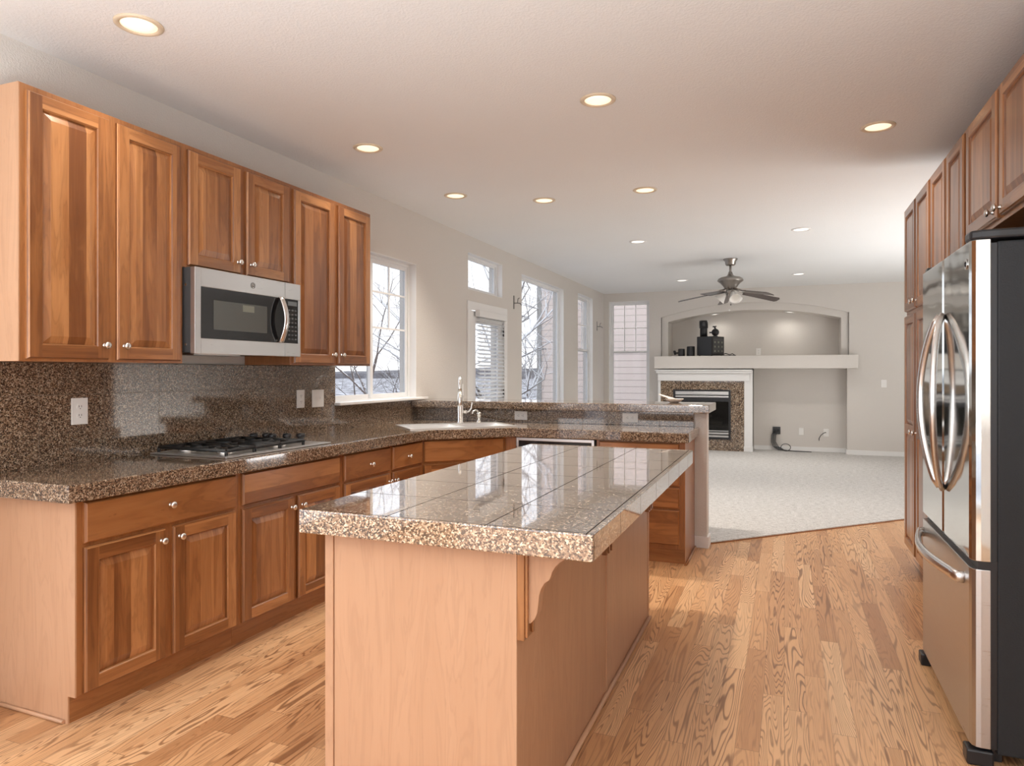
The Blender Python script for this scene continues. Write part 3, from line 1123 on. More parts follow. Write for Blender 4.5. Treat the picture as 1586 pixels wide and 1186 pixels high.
m.lathe([(0.0165, 0), (0.0165, 0.0015), (0.0150, 0.0022), (0, 0.0022)], (0.388, -0.0022, MZ1 - 0.048), 'y', 28)
bd = m.build('badge', 'badge', dr)
m = MB()
for r_, a0, a1, cx_, cz_ in ((0.0120, 0, 360, 0, 0), (0.0045, 60, 330, -0.004, 0.001), (0.0045, 90, 380, 0.0045, 0.001), (0.0028, 0, 360, -0.002, -0.004)):
    m.tube([(0.388 + cx_ + r_ * cos(R(a)), -0.0026, MZ1 - 0.048 + cz_ + r_ * sin(R(a))) for a in range(a0, a1 + 1, 15)], 0.0007, 5)
m.build('monogram', 'nickel', bd)
m = MB()
pts = [(DRX - 0.038, 0.002, MZ0 + 0.082)] + [(DRX - 0.038 + 0.0 * q, -0.012 - 0.034 * sin(pi * q), MZ0 + 0.082 + 0.245 * q) for q in [i / 12 for i in range(13)]] + [(DRX - 0.038, 0.002, MZ0 + 0.327)]
m.tube(pts, 0.013, 10, squash=(0.55, 1.5))
m.build('handle', 'chrome', dr)
m = MB()
m.box(DRX + 0.003, MWW, 0.0, 0.030, MZ0, MZ0 + 0.076)
m.box(DRX + 0.003, MWW, 0.0, 0.030, MZ1 - 0.092, MZ1)
m.box(MWW - 0.018, MWW, 0.0, 0.030, MZ0 + 0.076, MZ1 - 0.092)
cp = m.build('control_frame', 'steel', mw, bevel=0.002)
B(DRX + 0.001, MWW - 0.018, 0.003, 0.030, MZ0 + 0.076, MZ1 - 0.092).build('control_panel', 'blackgloss', cp)
B(DRX + 0.030, MWW - 0.030, 0.0018, 0.0034, MZ1 - 0.128, MZ1 - 0.104).build('display', 'lcd', cp)
m = MB()
for r_ in range(8):
    for c__ in range(3):
        x_ = DRX + 0.032 + c__ * 0.028
        z_ = MZ1 - 0.150 - r_ * 0.0235
        m.box(x_, x_ + 0.017, 0.0022, 0.0034, z_ - 0.008, z_)
m.build('keypad', 'keys', cp)
for z_ in (MZ0 + 0.045, MZ1 - 0.085):
    MB().lathe([(0.006, 0), (0.006, 0.002), (0, 0.003)], (0, 0, 0), 'x', 10).build('screw', 'nickel', mw, (0.004 - 0.003, 0.060, z_))
B(0.05, 0.36, 0.06, 0.22, MZ0 - 0.004, MZ0 + 0.007).build('grease_filter', 'steel', mw)

# ---- gas cooktop
ck = thing('gas_cooktop', 'five-burner gas cooktop with black cast-iron grates set into the left worktop', 'cooktop', tuple(at(2.585) + Vector((0, 0, 0.9145))), RZB)
CKW, CKY0, CKY1 = 0.80, 0.018, 0.525
B(0, CKW, CKY0, CKY1, 0.0, 0.008).build('pan', 'steel', ck, bevel=0.003)
B(0.02, CKW - 0.02, CKY0 + 0.02, CKY1 - 0.02, 0.0075, 0.0095).build('pan_recess', 'steel_bright', ck)
for bx, by, r_ in ((0.1225, 0.15, 0.040), (0.1225, 0.40, 0.046), (0.31, 0.27, 0.055), (0.4975, 0.15, 0.046), (0.4975, 0.40, 0.036)):
    b_ = MB().lathe([(r_, 0.0), (r_, 0.010), (r_ * 0.8, 0.014)], (bx, by, 0.009), 'z', 24).build('burner', 'chrome', ck)
    MB().lathe([(r_ * 0.78, 0), (r_ * 0.78, 0.006), (r_ * 0.6, 0.009), (0, 0.0095)], (bx, by, 0.023), 'z', 24).build('burner_cap', 'iron', b_)
for gx0, gx1 in ((0.03, 0.215), (0.220, 0.400), (0.405, 0.590)):
    m = MB()
    gy0, gy1, zt = CKY0 + 0.03, CKY1 - 0.03, 0.034
    for a, b in (((gx0, gy0), (gx1, gy0)), ((gx0, gy1), (gx1, gy1)), ((gx0, gy0), (gx0, gy1)), ((gx1, gy0), (gx1, gy1)), ((gx0, (gy0 + gy1) / 2), (gx1, (gy0 + gy1) / 2))):
        m.tube([(a[0], a[1], zt), (b[0], b[1], zt)], 0.0085, 6)
    xm = (gx0 + gx1) / 2
    for yc in ((0.15, 0.40) if gx0 != 0.220 else (0.27,)):
        for q in range(4):
            dx, dy = ((1, 0), (-1, 0), (0, 1), (0, -1))[q]
            e = (gx1 - gx0) / 2 if dx else (0.10 if gx0 != 0.220 else 0.2)
            m.tube([(xm + dx * e, yc + dy * e, zt), (xm + dx * 0.028, yc + dy * 0.028, zt + 0.004)], 0.0085, 6)
    for a in (gx0, gx1):
        for b in (gy0, gy1):
            m.tube([(a, b, 0.008), (a, b, zt)], 0.008, 6)
    m.build('grate', 'iron', ck)
for kx, ky in ((0.640, 0.45), (0.690, 0.40), (0.705, 0.26), (0.740, 0.19), (0.660, 0.33)):
    MB().lathe([(0.026, 0.0), (0.026, 0.008), (0.018, 0.012), (0.018, 0.022), (0.025, 0.027), (0.025, 0.042), (0.018, 0.048), (0, 0.048)], (kx, ky, 0.0085), 'z', 18).build('control_knob', 'black', ck)

# ---- sink, faucet, soap dispenser
sk = thing('kitchen_sink', 'double-bowl stainless sink set at an angle in the worktop corner', 'sink', (SINK_C.x, SINK_C.y, 0.9145), SA)
m = MB()


def rim(m, x0, x1, y0, y1, hx, z0, z1):
    """plate with rectangular holes hx=[(xa,xb,ya,yb)] side by side"""
    xs = sorted({x0, x1, *[q for h in hx for q in h[:2]]})
    ys = sorted({y0, y1, *[q for h in hx for q in h[2:]]})
    for i in range(len(xs) - 1):
        for j in range(len(ys) - 1):
            a, b = (xs[i] + xs[i + 1]) / 2, (ys[j] + ys[j + 1]) / 2
            if any(h[0] < a < h[1] and h[2] < b < h[3] for h in hx):
                continue
            m.box(xs[i], xs[i + 1], ys[j], ys[j + 1], z0, z1)


bowls = [(-0.375, -0.012, -0.195, 0.130), (0.012, 0.375, -0.195, 0.130)]
rim(m, -SW / 2, SW / 2, -SD / 2, SD / 2, bowls, 0.0, 0.008)
m.build('rim', 'steel_bright', sk)
for x0, x1, y0, y1 in bowls:
    m = MB()
    zb = -0.17
    c4 = [(x0, y0), (x1, y0), (x1, y1), (x0, y1)]
    i4 = [(x0 + .02, y0 + .02), (x1 - .02, y0 + .02), (x1 - .02, y1 - .02), (x0 + .02, y1 - .02)]
    for k in range(4):
        j = (k + 1) % 4
        m.face([(*c4[k], 0.004), (*c4[j], 0.004), (*i4[j], zb), (*i4[k], zb)])
    m.face([(*q, zb) for q in i4])
    bw = m.build('bowl', 'steel_bright', sk)
    mod = bw.modifiers.new('solid', 'SOLIDIFY')
    mod.thickness = 0.0015
    MB().lathe([(0.04, 0), (0.04, 0.002), (0.03, 0.003), (0, 0.001)], ((x0 + x1) / 2, (y0 + y1) / 2, zb + 0.001), 'z', 20).build('drain', 'chrome', bw)

FB = Vector((-2.407, 5.006, 0.923))
fc = thing('kitchen_faucet', 'tall pull-down faucet standing behind the corner sink', 'faucet', tuple(FB), R(24))
MB().lathe([(0.028, 0), (0.028, 0.006), (0.0225, 0.012), (0.0225, 0.145), (0.019, 0.155)], (0, 0, 0), 'z', 24).build('body', 'nickel', fc)
m = MB()
pts = [(0, 0, 0.150), (0, 0, 0.24)]
for k in range(0, 13):
    a = pi * k / 12
    pts.append((0, -0.075 + 0.075 * cos(a), 0.285 + 0.085 * sin(a)))
pts.append((0, -0.152, 0.25))
m.tube(pts, [0.0185, 0.0135] + [0.0125] * 13 + [0.014], 14)
m.build('spout', 'nickel', fc)
m = MB()
m.tube([(0, -0.152, 0.252), (0, -0.154, 0.20), (0, -0.156, 0.150), (0, -0.156, 0.143)], [0.0145, 0.019, 0.0225, 0.019], 16)
m.build('spray_head', 'nickel', fc)
m = MB()
m.tube([(0.02, 0, 0.088), (0.048, 0, 0.088), (0.052, 0, 0.088)], [0.013, 0.014, 0.010], 12)
m.tube([(0.046, 0, 0.088), (0.068, 0, 0.094), (0.085, 0, 0.115), (0.092, 0, 0.150), (0.093, 0, 0.165)], [0.009, 0.0075, 0.0065, 0.006, 0.0065], 10)
m.build('lever', 'nickel', fc)
MB().lathe([(0.030, 0), (0.030, 0.003), (0.026, 0.0045), (0, 0.0045)], (0, 0, 0), 'z', 24).build('escutcheon', 'nickel', fc)
sp = thing('soap_dispenser', 'small curved-spout soap dispenser to the right of the faucet', 'soap dispenser', (-2.292, 5.110, 0.923), SA)
MB().lathe([(0.021, 0), (0.021, 0.006), (0.014, 0.012), (0.014, 0.055), (0.018, 0.058), (0.018, 0.078), (0.009, 0.086), (0, 0.087)], (0, 0, 0), 'z', 18).build('body', 'nickel', sp)
m = MB()
m.tube([(0, 0, 0.075), (-0.02, -0.02, 0.098), (-0.045, -0.04, 0.104), (-0.068, -0.056, 0.095), (-0.078, -0.062, 0.078)], [0.008, 0.0075, 0.007, 0.0065, 0.006], 10)
m.build('spout', 'nickel', sp)

# ---- refrigerator (front faces the island)
RZR = R(-90)
fr = thing('refrigerator', 'stainless french-door refrigerator with black sides, right edge of the kitchen', 'refrigerator', (0.590, 3.660, 0), RZR)
FW = 0.900
B(0.004, FW, 0.075, 0.80, 0.045, 1.770).build('cabinet', 'black_rough', fr, bevel=0.006)
B(0.01, FW - 0.006, 0.056, 0.078, 0.06, 1.765).build('gasket', 'black', fr)


def fdoor(name, x0, x1, z0, z1):
    """door with softly rounded front edges"""
    m = MB()
    pr = [(x0, 0.056), (x0, 0.016), (x0 + 0.004, 0.006), (x0 + 0.016, 0.0)]
    pr += [(x1 - 0.034, 0.0), (x1 - 0.014, 0.004), (x1 - 0.003, 0.014), (x1, 0.028), (x1, 0.056)] if x1 > FW - 0.01 else [(x1 - 0.016, 0.0), (x1 - 0.004, 0.006), (x1, 0.016), (x1, 0.056)]
    m.prism(pr[::-1], z0, z1)
    return m.build(name, 'steel_dark' if z0 > 0.6 else 'steel', fr, bevel=0.002)


da = fdoor('left_door', 0.0, 0.4465, 0.690, 1.778)
db = fdoor('right_door', 0.4535, FW, 0.690, 1.778)
dc = fdoor('freezer_drawer', 0.0, FW, 0.060, 0.662)
B(0.006, FW - 0.004, 0.020, 0.078, 0.660, 0.692).build('drawer_gap', 'black', fr)
for par, xs_, sg in ((da, 0.416, -1), (db, 0.484, 1)):
    m = MB()
    pts, rr_ = [], []
    for k in range(0, 25):
        q = k / 24
        zz = 0.868 + q * (1.556 - 0.868)
        bow = sin(pi * q)
        pts.append((xs_ + sg * 0.104 * bow, -0.006 - 0.054 * bow ** 0.6, zz))
        rr_.append(0.0145)
    m.tube(pts, rr_, 10, squash=(1.0, 0.75))
    m.build('handle', 'chrome', par)
m = MB()
pts = [(0.045, 0.002, 0.605)]
for k in range(0, 17):
    q = k / 16
    pts.append((0.05 + 0.74 * q, -0.020 - 0.048 * sin(pi * q) , 0.606))
pts.append((0.795, 0.002, 0.605))
m.tube(pts, 0.021, 10, squash=(1.0, 0.6))
m.build('handle', 'chrome', dc)
m = MB()
m.prism([(FW - 0.13, 0.03), (FW - 0.115, 0.008), (FW - 0.08, -0.002), (FW - 0.02, 0.0), (FW - 0.002, 0.03), (FW + 0.002, 0.08), (FW + 0.002, 0.79), (FW - 0.13, 0.79)], 1.7795, 1.812)
m.build('hinge_cover', 'black', fr, bevel=0.008)
m = MB()
m.prism([(0.0, 0.03), (0.01, 0.01), (0.06, 0.01), (0.07, 0.03), (0.07, 0.20), (0.0, 0.20)], 1.7795, 1.800)
m.build('hinge_cover', 'black', fr, bevel=0.005)
B(0.004, FW, 0.20, 0.80, 1.770, 1.782).build('top_panel', 'black_rough', fr)
B(0.05, FW - 0.05, 0.07, 0.10, 0.0, 0.055).build('grille', 'black', fr)
for x_ in (-0.012, FW - 0.060):
    B(x_, x_ + 0.065, -0.014, 0.065, 0.0, 0.052).build('foot', 'black', fr, bevel=0.006)
m = MB()
m.lathe([(0.019, 0), (0.019, 0.002), (0.017, 0.003), (0, 0.003)], (0.83, -0.003, 1.705), 'y', 24)
bd = m.build('badge', 'chrome', db)
m = MB()
m.tube([(0.83 + 0.011 * cos(R(a)) * (1 - a / 900), -0.0035, 1.705 + 0.008 * sin(R(a))) for a in range(0, 430, 20)], 0.0012, 5)
m.build('monogram', 'black', bd)

# ---- tall cabinets on the right
RX = 0.790
TG = 'tall cherry cabinets along the right wall'


def tall(name, label, y1, y0, fronts, z0, D, toe=True):
    """y1: far end (local x=0), y0: near end"""
    o = thing(name, label, 'cabinet', (RX, y1, 0), RZR, TG)
    B(0, y1 - y0, 0, D, z0, 2.462).build('body', 'cherry_solid', o, bevel=0.0015)
    if toe:
        B(0, y1 - y0, 0.075, D, 0.0, z0, g='x').build('toe_kick', 'cherry_solid', o)
    for a, b, za, zb, kn, mids in fronts:
        door(o, y1 - a, y1 - b, za, zb, (y1 - kn[0], kn[1]), mids)
    return o


tall('pantry_cabinet', 'farthest tall pantry cabinet, its end facing the carpeted room', 5.480, 4.572,
     [(5.462, 5.062, 1.742, 2.440, (5.092, 1.782), ()), (5.012, 4.594, 1.742, 2.440, (4.982, 1.782), ()),
      (5.462, 5.062, 0.145, 1.712, (5.092, 0.945), (0.945,)), (5.012, 4.594, 0.145, 1.712, (4.982, 0.945), (0.945,))], 0.135, 0.60)
tall('pantry_cabinet', 'tall pantry cabinet standing directly behind the refrigerator', 4.570, 3.755,
     [(4.538, 4.166, 1.742, 2.440, (4.192, 1.782), ()), (4.124, 3.775, 1.742, 2.440, (4.098, 1.782), ()),
      (4.538, 4.166, 0.145, 1.712, (4.192, 0.945), (0.945,)), (4.124, 3.775, 0.145, 1.712, (4.098, 0.945), (0.945,))], 0.135, 0.60)
tall('wall_cabinet', 'two-door cherry cabinet mounted above the refrigerator', 3.735, 2.665,
     [(3.712, 3.232, 1.935, 2.440, (3.262, 1.962), ()), (3.190, 2.690, 1.935, 2.440, (3.160, 1.962), ())], 1.915, 0.60, toe=False)

# ================================================================== fixtures
# ---- recessed lights
RG = 'recessed ceiling lights'
CANS = [(-2.44, 2.07, 1, 'recessed ceiling light nearest the left upper cabinets, biggest and topmost in the photo'),
        (-0.90, 3.51, 1, 'recessed ceiling light near the middle of the kitchen ceiling above the island'),
        (0.50, 4.48, 1, 'recessed ceiling light beside the tall cabinets on the right'),
        (-2.44, 3.735, 1, 'recessed ceiling light over the wall cabinet next to the kitchen window'),
        (-2.447, 5.00, 1, 'recessed ceiling light above the kitchen window corner, over the faucet'),
        (-1.836, 5.40, 1, 'recessed ceiling light above the bar, middle of the three in a row'),
        (-1.005, 5.38, 1, 'recessed ceiling light above the bar, rightmost of the three in a row'),
        (-1.475, 7.48, 0, 'recessed ceiling light over the carpet between the bar and the fan'),
        (0.154, 7.43, 0, 'recessed ceiling light right of the fan over the near carpet'),
        (-1.47, 10.89, 0, 'small recessed ceiling light just left of the ceiling fan near the fireplace'),
        (0.19, 10.79, 0, 'small recessed ceiling light just right of the ceiling fan near the arch')]


def can(x, y, warm, label, r=0.092, z=H):
    o = thing('recessed_light', label, 'ceiling light', (x, y, z), 0, RG)
    m = MB()
    m.lathe([(r * 0.74, -0.001), (r * 0.76, -0.006), (r * 0.90, -0.009), (r, -0.004), (r * 1.01, 0.0)], (0, 0, 0), 'z', 36)
    m.build('trim_ring', 'ring' if warm else 'white', o)
    m = MB()
    m.lathe([(0, -0.0085), (r * 0.45, -0.007), (r * 0.76, -0.002)], (0, 0, 0), 'z', 32)
    m.build('lens', 'lens' if warm else 'lens_white', o)
    l = bpy.data.lights.new('lamp', 'SPOT')
    l.energy = CAN_W * (0.3 if (x < -2.4 and y < 4) or (x > 0.4 and y < 5) else 1.0 if warm else 0.9)
    l.color = (1.0, 0.91, 0.80) if warm else (1.0, 0.95, 0.88)
    l.spot_size = R(118)
    l.spot_blend = 1.0
    l.shadow_soft_size = 0.06
    lo = bpy.data.objects.new('lamp', l)
    col.objects.link(lo)
    lo.parent = o
    lo.location = (0, 0, -0.02)
    return o


for a in CANS:
    can(*a)

for x, lab in ((-1.13, 'small recessed light in the arched niche ceiling above the subwoofer'), (0.08, 'small recessed light in the arched niche ceiling on the bare right side')):
    w_, h_ = (IX1 - IX0) / 2, 2.375 - 2.205
    rad_ = (w_ * w_ + h_ * h_) / (2 * h_)
    c0 = (IX0 + IX1) / 2
    zz = 2.205 - (rad_ - h_) + sqrt(rad_ ** 2 - (x - c0) ** 2)
    o = can(x, YB + 0.26, 0, lab, 0.075, zz - 0.004)
    o['group'] = 'niche lights'
    o.rotation_euler = (0, -math.asin((x - c0) / rad_) * -1, 0)
    for ch in o.children:
        if ch.type == 'LIGHT':
            ch.data.energy = 9
            ch.data.spot_size = R(165)

# ---- ceiling fan
fan = thing('ceiling_fan', 'pewter ceiling fan with dark blades and frosted light shades before the arch', 'fan', (-0.628, 9.06, H))
MB().lathe([(0.0, -0.085), (0.048, -0.082), (0.060, -0.070), (0.068, -0.030), (0.085, -0.010), (0.088, 0.0)], (0, 0, 0), 'z', 28).build('canopy', 'pewter', fan)
MB().lathe([(0.014, -0.20), (0.014, -0.08)], (0, 0, 0), 'z', 14).build('downrod', 'pewter', fan)
MB().lathe([(0.045, -0.385), (0.075, -0.360), (0.095, -0.330), (0.120, -0.300), (0.150, -0.280), (0.158, -0.268), (0.150, -0.256), (0.150, -0.248), (0.120, -0.230), (0.065, -0.218), (0.038, -0.205), (0.026, -0.180), (0.022, -0.160), (0.0, -0.158)], (0, 0, 0), 'z', 32).build('motor_housing', 'pewter', fan)
for k in range(5):
    a = R(31 + 72 * k)
    m = MB()
    r0, r1, w0, w1, zb, th, tilt = 0.185, 0.645, 0.052, 0.066, -0.425, 0.006, R(13)
    pl = [(r0, -w0), (r1 - 0.02, -w1), (r1, -w1 + 0.03), (r1, w1 - 0.03), (r1 - 0.02, w1), (r0, w0)]
    top_, bot_ = [], []
    for (px, py) in pl:
        z_ = zb - 0.17 * (px - r0) - py * math.tan(tilt)
        top_.append((px, py, z_ + th))
        bot_.append((px, py, z_))
    m.face(top_, g='x')
    m.face(bot_[::-1], g='x')
    for i in range(6):
        j = (i + 1) % 6
        m.face([bot_[i], bot_[j], top_[j], top_[i]], g='x')
    bo = m.build('blade', 'blade', fan, rz=a)
    m = MB()
    m.tube([(0.055, 0, -0.375), (0.12, 0.012, -0.392), (0.19, 0.0, zb + 0.011)], [0.012, 0.011, 0.009], 8)
    m.tube([(0.185, -0.032, zb + 0.016), (0.205, 0, zb + 0.010), (0.185, 0.032, zb + 0.002)], 0.008, 6)
    m.tube([(0.19, 0.0, zb + 0.011), (0.25, 0.0, zb + 0.003)], 0.010, 6)
    m.build('blade_iron', 'pewter', bo)
MB().lathe([(0.0, -0.465), (0.022, -0.460), (0.034, -0.440), (0.050, -0.415), (0.052, -0.390), (0.044, -0.384)], (0, 0, 0), 'z', 24).build('light_kit', 'pewter', fan)
for k in range(3):
    a = R(-62 + 120 * k)
    tp = Matrix.Rotation(R(42), 4, 'Y')
    sh = MB()
    n0 = 0
    sh.lathe([(0.024, 0.0), (0.030, -0.020), (0.046, -0.055), (0.058, -0.085), (0.072, -0.110), (0.0715, -0.112), (0.056, -0.087), (0.044, -0.057), (0.027, -0.02), (0.0, -0.012)], (0, 0, 0), 'z', 24)
    sh.v = [tuple(Matrix.Rotation(a, 4, 'Z') @ (Matrix.Rotation(R(-42), 4, 'Y') @ Vector(v) + Vector((0.062, 0, -0.425)))) for v in sh.v]
    so = sh.build('lamp_shade', 'frost', fan)
    m = MB()
    m.tube([tuple(Matrix.Rotation(a, 4, 'Z') @ Vector(v)) for v in ((0.03, 0, -0.412), (0.055, 0, -0.412), (0.070, 0, -0.433))], [0.012, 0.014, 0.024], 10)
    m.build('socket', 'pewter', so)
m = MB()
m.tube([(0.006, -0.02, -0.455), (0.006, -0.02, -0.565)], 0.0016, 5)
m.ball((0.006, -0.02, -0.572), 0.009)
m.build('pull_chain', 'charcoal', fan)
m = MB()
m.tube([(-0.014, -0.02, -0.455), (-0.014, -0.02, -0.635)], 0.0016, 5)
m.ball((-0.014, -0.02, -0.642), 0.013)
m.build('pull_chain', 'plate', fan)


# ---- outlets and switches
def plate(name, label, loc, rz, kind, W=0.075, Hh=0.118, cat='outlet', group='white outlets and switches'):
    o = thing(name, label, cat, loc, rz, group)
    B(-W / 2, W / 2, -0.005, 0.0, -Hh / 2, Hh / 2).build('cover_plate', 'plate', o, bevel=0.002)
    if kind == 'duplex':
        for z in (-0.020, 0.020):
            m = MB()
            m.prism([(0.016 * cos(a), z + 0.0165 * max(-0.8, min(0.8, sin(a)))) for a in [2 * pi * k / 20 for k in range(20)]][::-1], -0.0075, -0.004, 'y')
            r_ = m.build('receptacle', 'plate', o)
            m = MB()
            m.box(-0.007, -0.0045, -0.0082, -0.0072, z - 0.002, z + 0.007)
            m.box(0.0045, 0.007, -0.0082, -0.0072, z - 0.002, z + 0.007)
            m.box(-0.002, 0.002, -0.0082, -0.0072, z - 0.010, z - 0.006)
            m.build('slots', 'slot', r_)
    elif kind == 'duplex_h':
        for x in (-0.020, 0.020):
            m = MB()
            m.prism([(x + 0.0165 * max(-0.8, min(0.8, cos(a))), 0.016 * sin(a)) for a in [2 * pi * k / 20 for k in range(20)]][::-1], -0.0075, -0.004, 'y')
            r_ = m.build('receptacle', 'plate', o)
            m = MB()
            m.box(x - 0.002, x + 0.007, -0.0082, -0.0072, -0.007, -0.0045)
            m.box(x - 0.002, x + 0.007, -0.0082, -0.0072, 0.0045, 0.007)
            m.box(x - 0.010, x - 0.006, -0.0082, -0.0072, -0.002, 0.002)
            m.build('slots', 'slot', r_)
    elif kind.startswith('toggle'):
        n = int(kind[6:])
        for k in range(n):
            x = (k - (n - 1) / 2) * 0.046
            t_ = B(x - 0.005, x + 0.005, -0.012, -0.004, -0.004, 0.012).build('toggle', 'plate', o, bevel=0.001)
    elif kind == 'jack':
        MB().lathe([(0.006, -0.006), (0.006, 0.004)], (0, -0.01, 0), 'y', 10).build('jack', 'nickel', o)
    elif kind == 'blank':
        B(-0.017, 0.017, -0.007, -0.004, -0.034, 0.034).build('rocker', 'plate', o, bevel=0.001)
    return o


plate('wall_outlet', 'white duplex outlet on the granite backsplash below the first wall cabinet', (-3.0195, 2.244, 1.150), RZL, 'duplex', 0.080, 0.122)
plate('wall_outlet', 'white duplex outlet on the granite backsplash right of the microwave', (-3.0195, 3.810, 1.150), RZL, 'duplex', 0.078, 0.120)
plate('light_switch', 'white double switch plate on the granite backsplash next to the kitchen window', (-3.0195, 3.996, 1.147), RZL, 'toggle2', 0.128, 0.120, 'switch')
plate('wall_outlet', 'white sideways outlet under the bar near the faucet', (-2.040, 5.4015, 0.968), 0, 'duplex_h', 0.112, 0.072)
plate('wall_outlet', 'white sideways outlet under the bar toward the open peninsula end', (-1.125, 5.4015, 0.972), 0, 'duplex_h', 0.122, 0.072)
plate('light_switch', 'white switch on the left wall beside the patio door', (XW + 0.0005, 6.350, 1.150), RZL, 'blank', 0.075, 0.118, 'switch')
plate('light_switch', 'white switch on the far wall right of the mantel shelf', (1.455, YB - 0.0005, 1.147), 0, 'toggle1', 0.078, 0.120, 'switch')
plate('wall_outlet', 'white outlet in the middle of the low recess beside the fireplace', (0.262, YB + 0.2595, 0.340), 0, 'blank', 0.075, 0.118)
plate('cable_plate', 'white cable plate at the right of the low recess', (0.640, YB + 0.2595, 0.330), 0, 'jack', 0.080, 0.125)
plate('wall_outlet', 'white outlet at the back of the arched niche above the shelf', (-0.420, YB + 0.5195, 1.682), 0, 'duplex', 0.078, 0.120)
m = MB()
m.tube([(0.632, YB + 0.25, 0.335), (0.60, YB + 0.22, 0.325), (0.555, YB + 0.20, 0.285), (0.530, YB + 0.205, 0.235), (0.532, YB + 0.21, 0.20)], 0.006, 8)
tag(m.build('coaxial_cable', 'charcoal'), 'short dark cable curling out of the white cable plate in the recess', 'cable')
tx = thing('cable_box', 'dark open wall box with cords at the left of the low recess', 'wall box', (-0.125, YB + 0.2595, 0.345), 0)
B(-0.062, 0.062, -0.012, 0.0, -0.062, 0.062).build('box', 'charcoal', tx, bevel=0.003)
for q in (-0.03, 0.03):
    B(q - 0.018, q + 0.018, -0.035, -0.012, -0.02, 0.03).build('plug', 'black', tx, bevel=0.003)
cb = MB()
for k in range(5):
    o_ = k * 0.016
    cb.tube([(-0.17 + o_ * 1.2, YB + 0.225, 0.33), (-0.20 + o_, YB + 0.21, 0.27), (-0.205 + o_, YB + 0.20, 0.16), (-0.18 + o_ * 1.3, YB + 0.19, 0.08), (-0.10 + o_ * 1.5, YB + 0.17, 0.028), (0.02 + o_ * 2, YB + 0.16 - k * 0.01, 0.020), (0.22 + o_ * 3, YB + 0.14 - k * 0.012, 0.020)], 0.0062, 6)
cb.tube([(0.02 + 0.075 * cos(R(a)), YB + 0.15 + 0.03 * sin(R(a)), 0.075 + 0.055 * sin(R(a))) for a in range(0, 361, 20)], 0.006, 6)
tag(cb.build('power_cords', 'charcoal'), 'bundle of dark cords trailing from the wall box to the carpet', 'cords')

# curtain brackets
for (y, z, lab) in ((7.80, 2.16, 'small grey curtain bracket on the left wall between patio door and tall window'), (11.79, 2.12, 'small grey curtain bracket on the left wall near the far room corner')):
    o = thing('curtain_bracket', lab, 'bracket', (XW, y, z), 0, 'curtain brackets')
    B(0, 0.006, -0.012, 0.012, -0.07, 0.09).build('back_plate', 'bracket', o)
    m = MB()
    m.tube([(0.004, 0, 0.0), (0.05, 0, 0.0), (0.085, 0, -0.006), (0.10, 0, -0.028)], 0.006, 6)
    m.tube([(0.05, 0, 0.0), (0.055, 0, 0.05), (0.075, 0.0, 0.06)], 0.005, 6)
    m.build('arm', 'bracket', o)

# ================================================================== fireplace wall
YF = 12.09
ms = tag(B(-2.087, 1.073, 12.0, YB - 0.001, 1.388, 1.600).build('mantel_shelf', 'wall', bevel=0.006), 'long thick painted shelf across the fireplace wall under the arched niche', 'shelf')
fp = thing('fireplace', 'gas fireplace with granite tile surround and white mantel', 'fireplace', (-1.26, 12.09, 0.012))
fo = (-1.26, 12.09, 0.012)


def fbx(x0, x1, y0, y1, z0, z1):
    return B(x0 - fo[0], x1 - fo[0], y0 - fo[1], y1 - fo[1], z0 - fo[2], z1 - fo[2])


OX0, OX1, OZ0, OZ1 = -1.776, -0.833, 0.200, 1.032
m = MB()
for x0, x1, z0, z1 in ((-1.990, OX0, 0.013, 1.182), (OX1, -0.620, 0.013, 1.182), (OX0, OX1, OZ1, 1.182), (OX0, OX1, 0.013, OZ0)):
    m.box(x0 - fo[0], x1 - fo[0], 0.015, 0.19, z0 - fo[2], z1 - fo[2])
m.build('surround', 'gran_fire', fp)
m = MB()
m.box(-0.620 - fo[0], -0.490 - fo[0], 0.0, 0.19, 0.001, 1.372 - fo[2])
m.box(-2.035 - fo[0], -1.990 - fo[0], 0.0, 0.19, 0.001, 1.225 - fo[2])
m.box(-0.626 - fo[0], -0.484 - fo[0], -0.012, 0.19, 0.001, 0.085)
m.build('side_column', 'white', fp, bevel=0.004)
m = MB()
m.box(-2.035 - fo[0], -0.530 - fo[0], -0.03, 0.19, 1.180 - fo[2], 1.310 - fo[2])
m.box(-2.060 - fo[0], -0.500 - fo[0], -0.06, 0.19, 1.310 - fo[2], 1.345 - fo[2])
m.box(-2.075 - fo[0], -0.492 - fo[0], -0.075, 0.19, 1.345 - fo[2], 1.370 - fo[2])
m.build('mantel', 'white', fp, bevel=0.006)
m = MB()
fw_ = 0.035
for x0, x1, z0, z1 in ((OX0, OX0 + fw_, OZ0, OZ1), (OX1 - fw_, OX1, OZ0, OZ1), (OX0 + fw_, OX1 - fw_, OZ1 - 0.025, OZ1), (OX0 + fw_, OX1 - fw_, OZ0, OZ0 + 0.035), (OX0 + fw_, OX1 - fw_, 0.835, 0.900)):
    m.box(x0 - fo[0], x1 - fo[0], 0.0, 0.06, z0 - fo[2], z1 - fo[2])
ff = m.build('firebox_frame', 'black', fp)
for z0, z1 in ((0.945, 1.003), (0.900, 0.932), (0.235, 0.270), (0.285, 0.318), (0.332, 0.350)):
    fbx(OX0 + fw_, OX1 - fw_, 12.092, 12.13, z0, z1).build('louver', 'steel', ff, bevel=0.004)
fbx(OX0 + fw_, OX1 - fw_, 12.13, 12.135, 0.36, 0.84).build('glass', 'fireglass', ff)
m = MB()
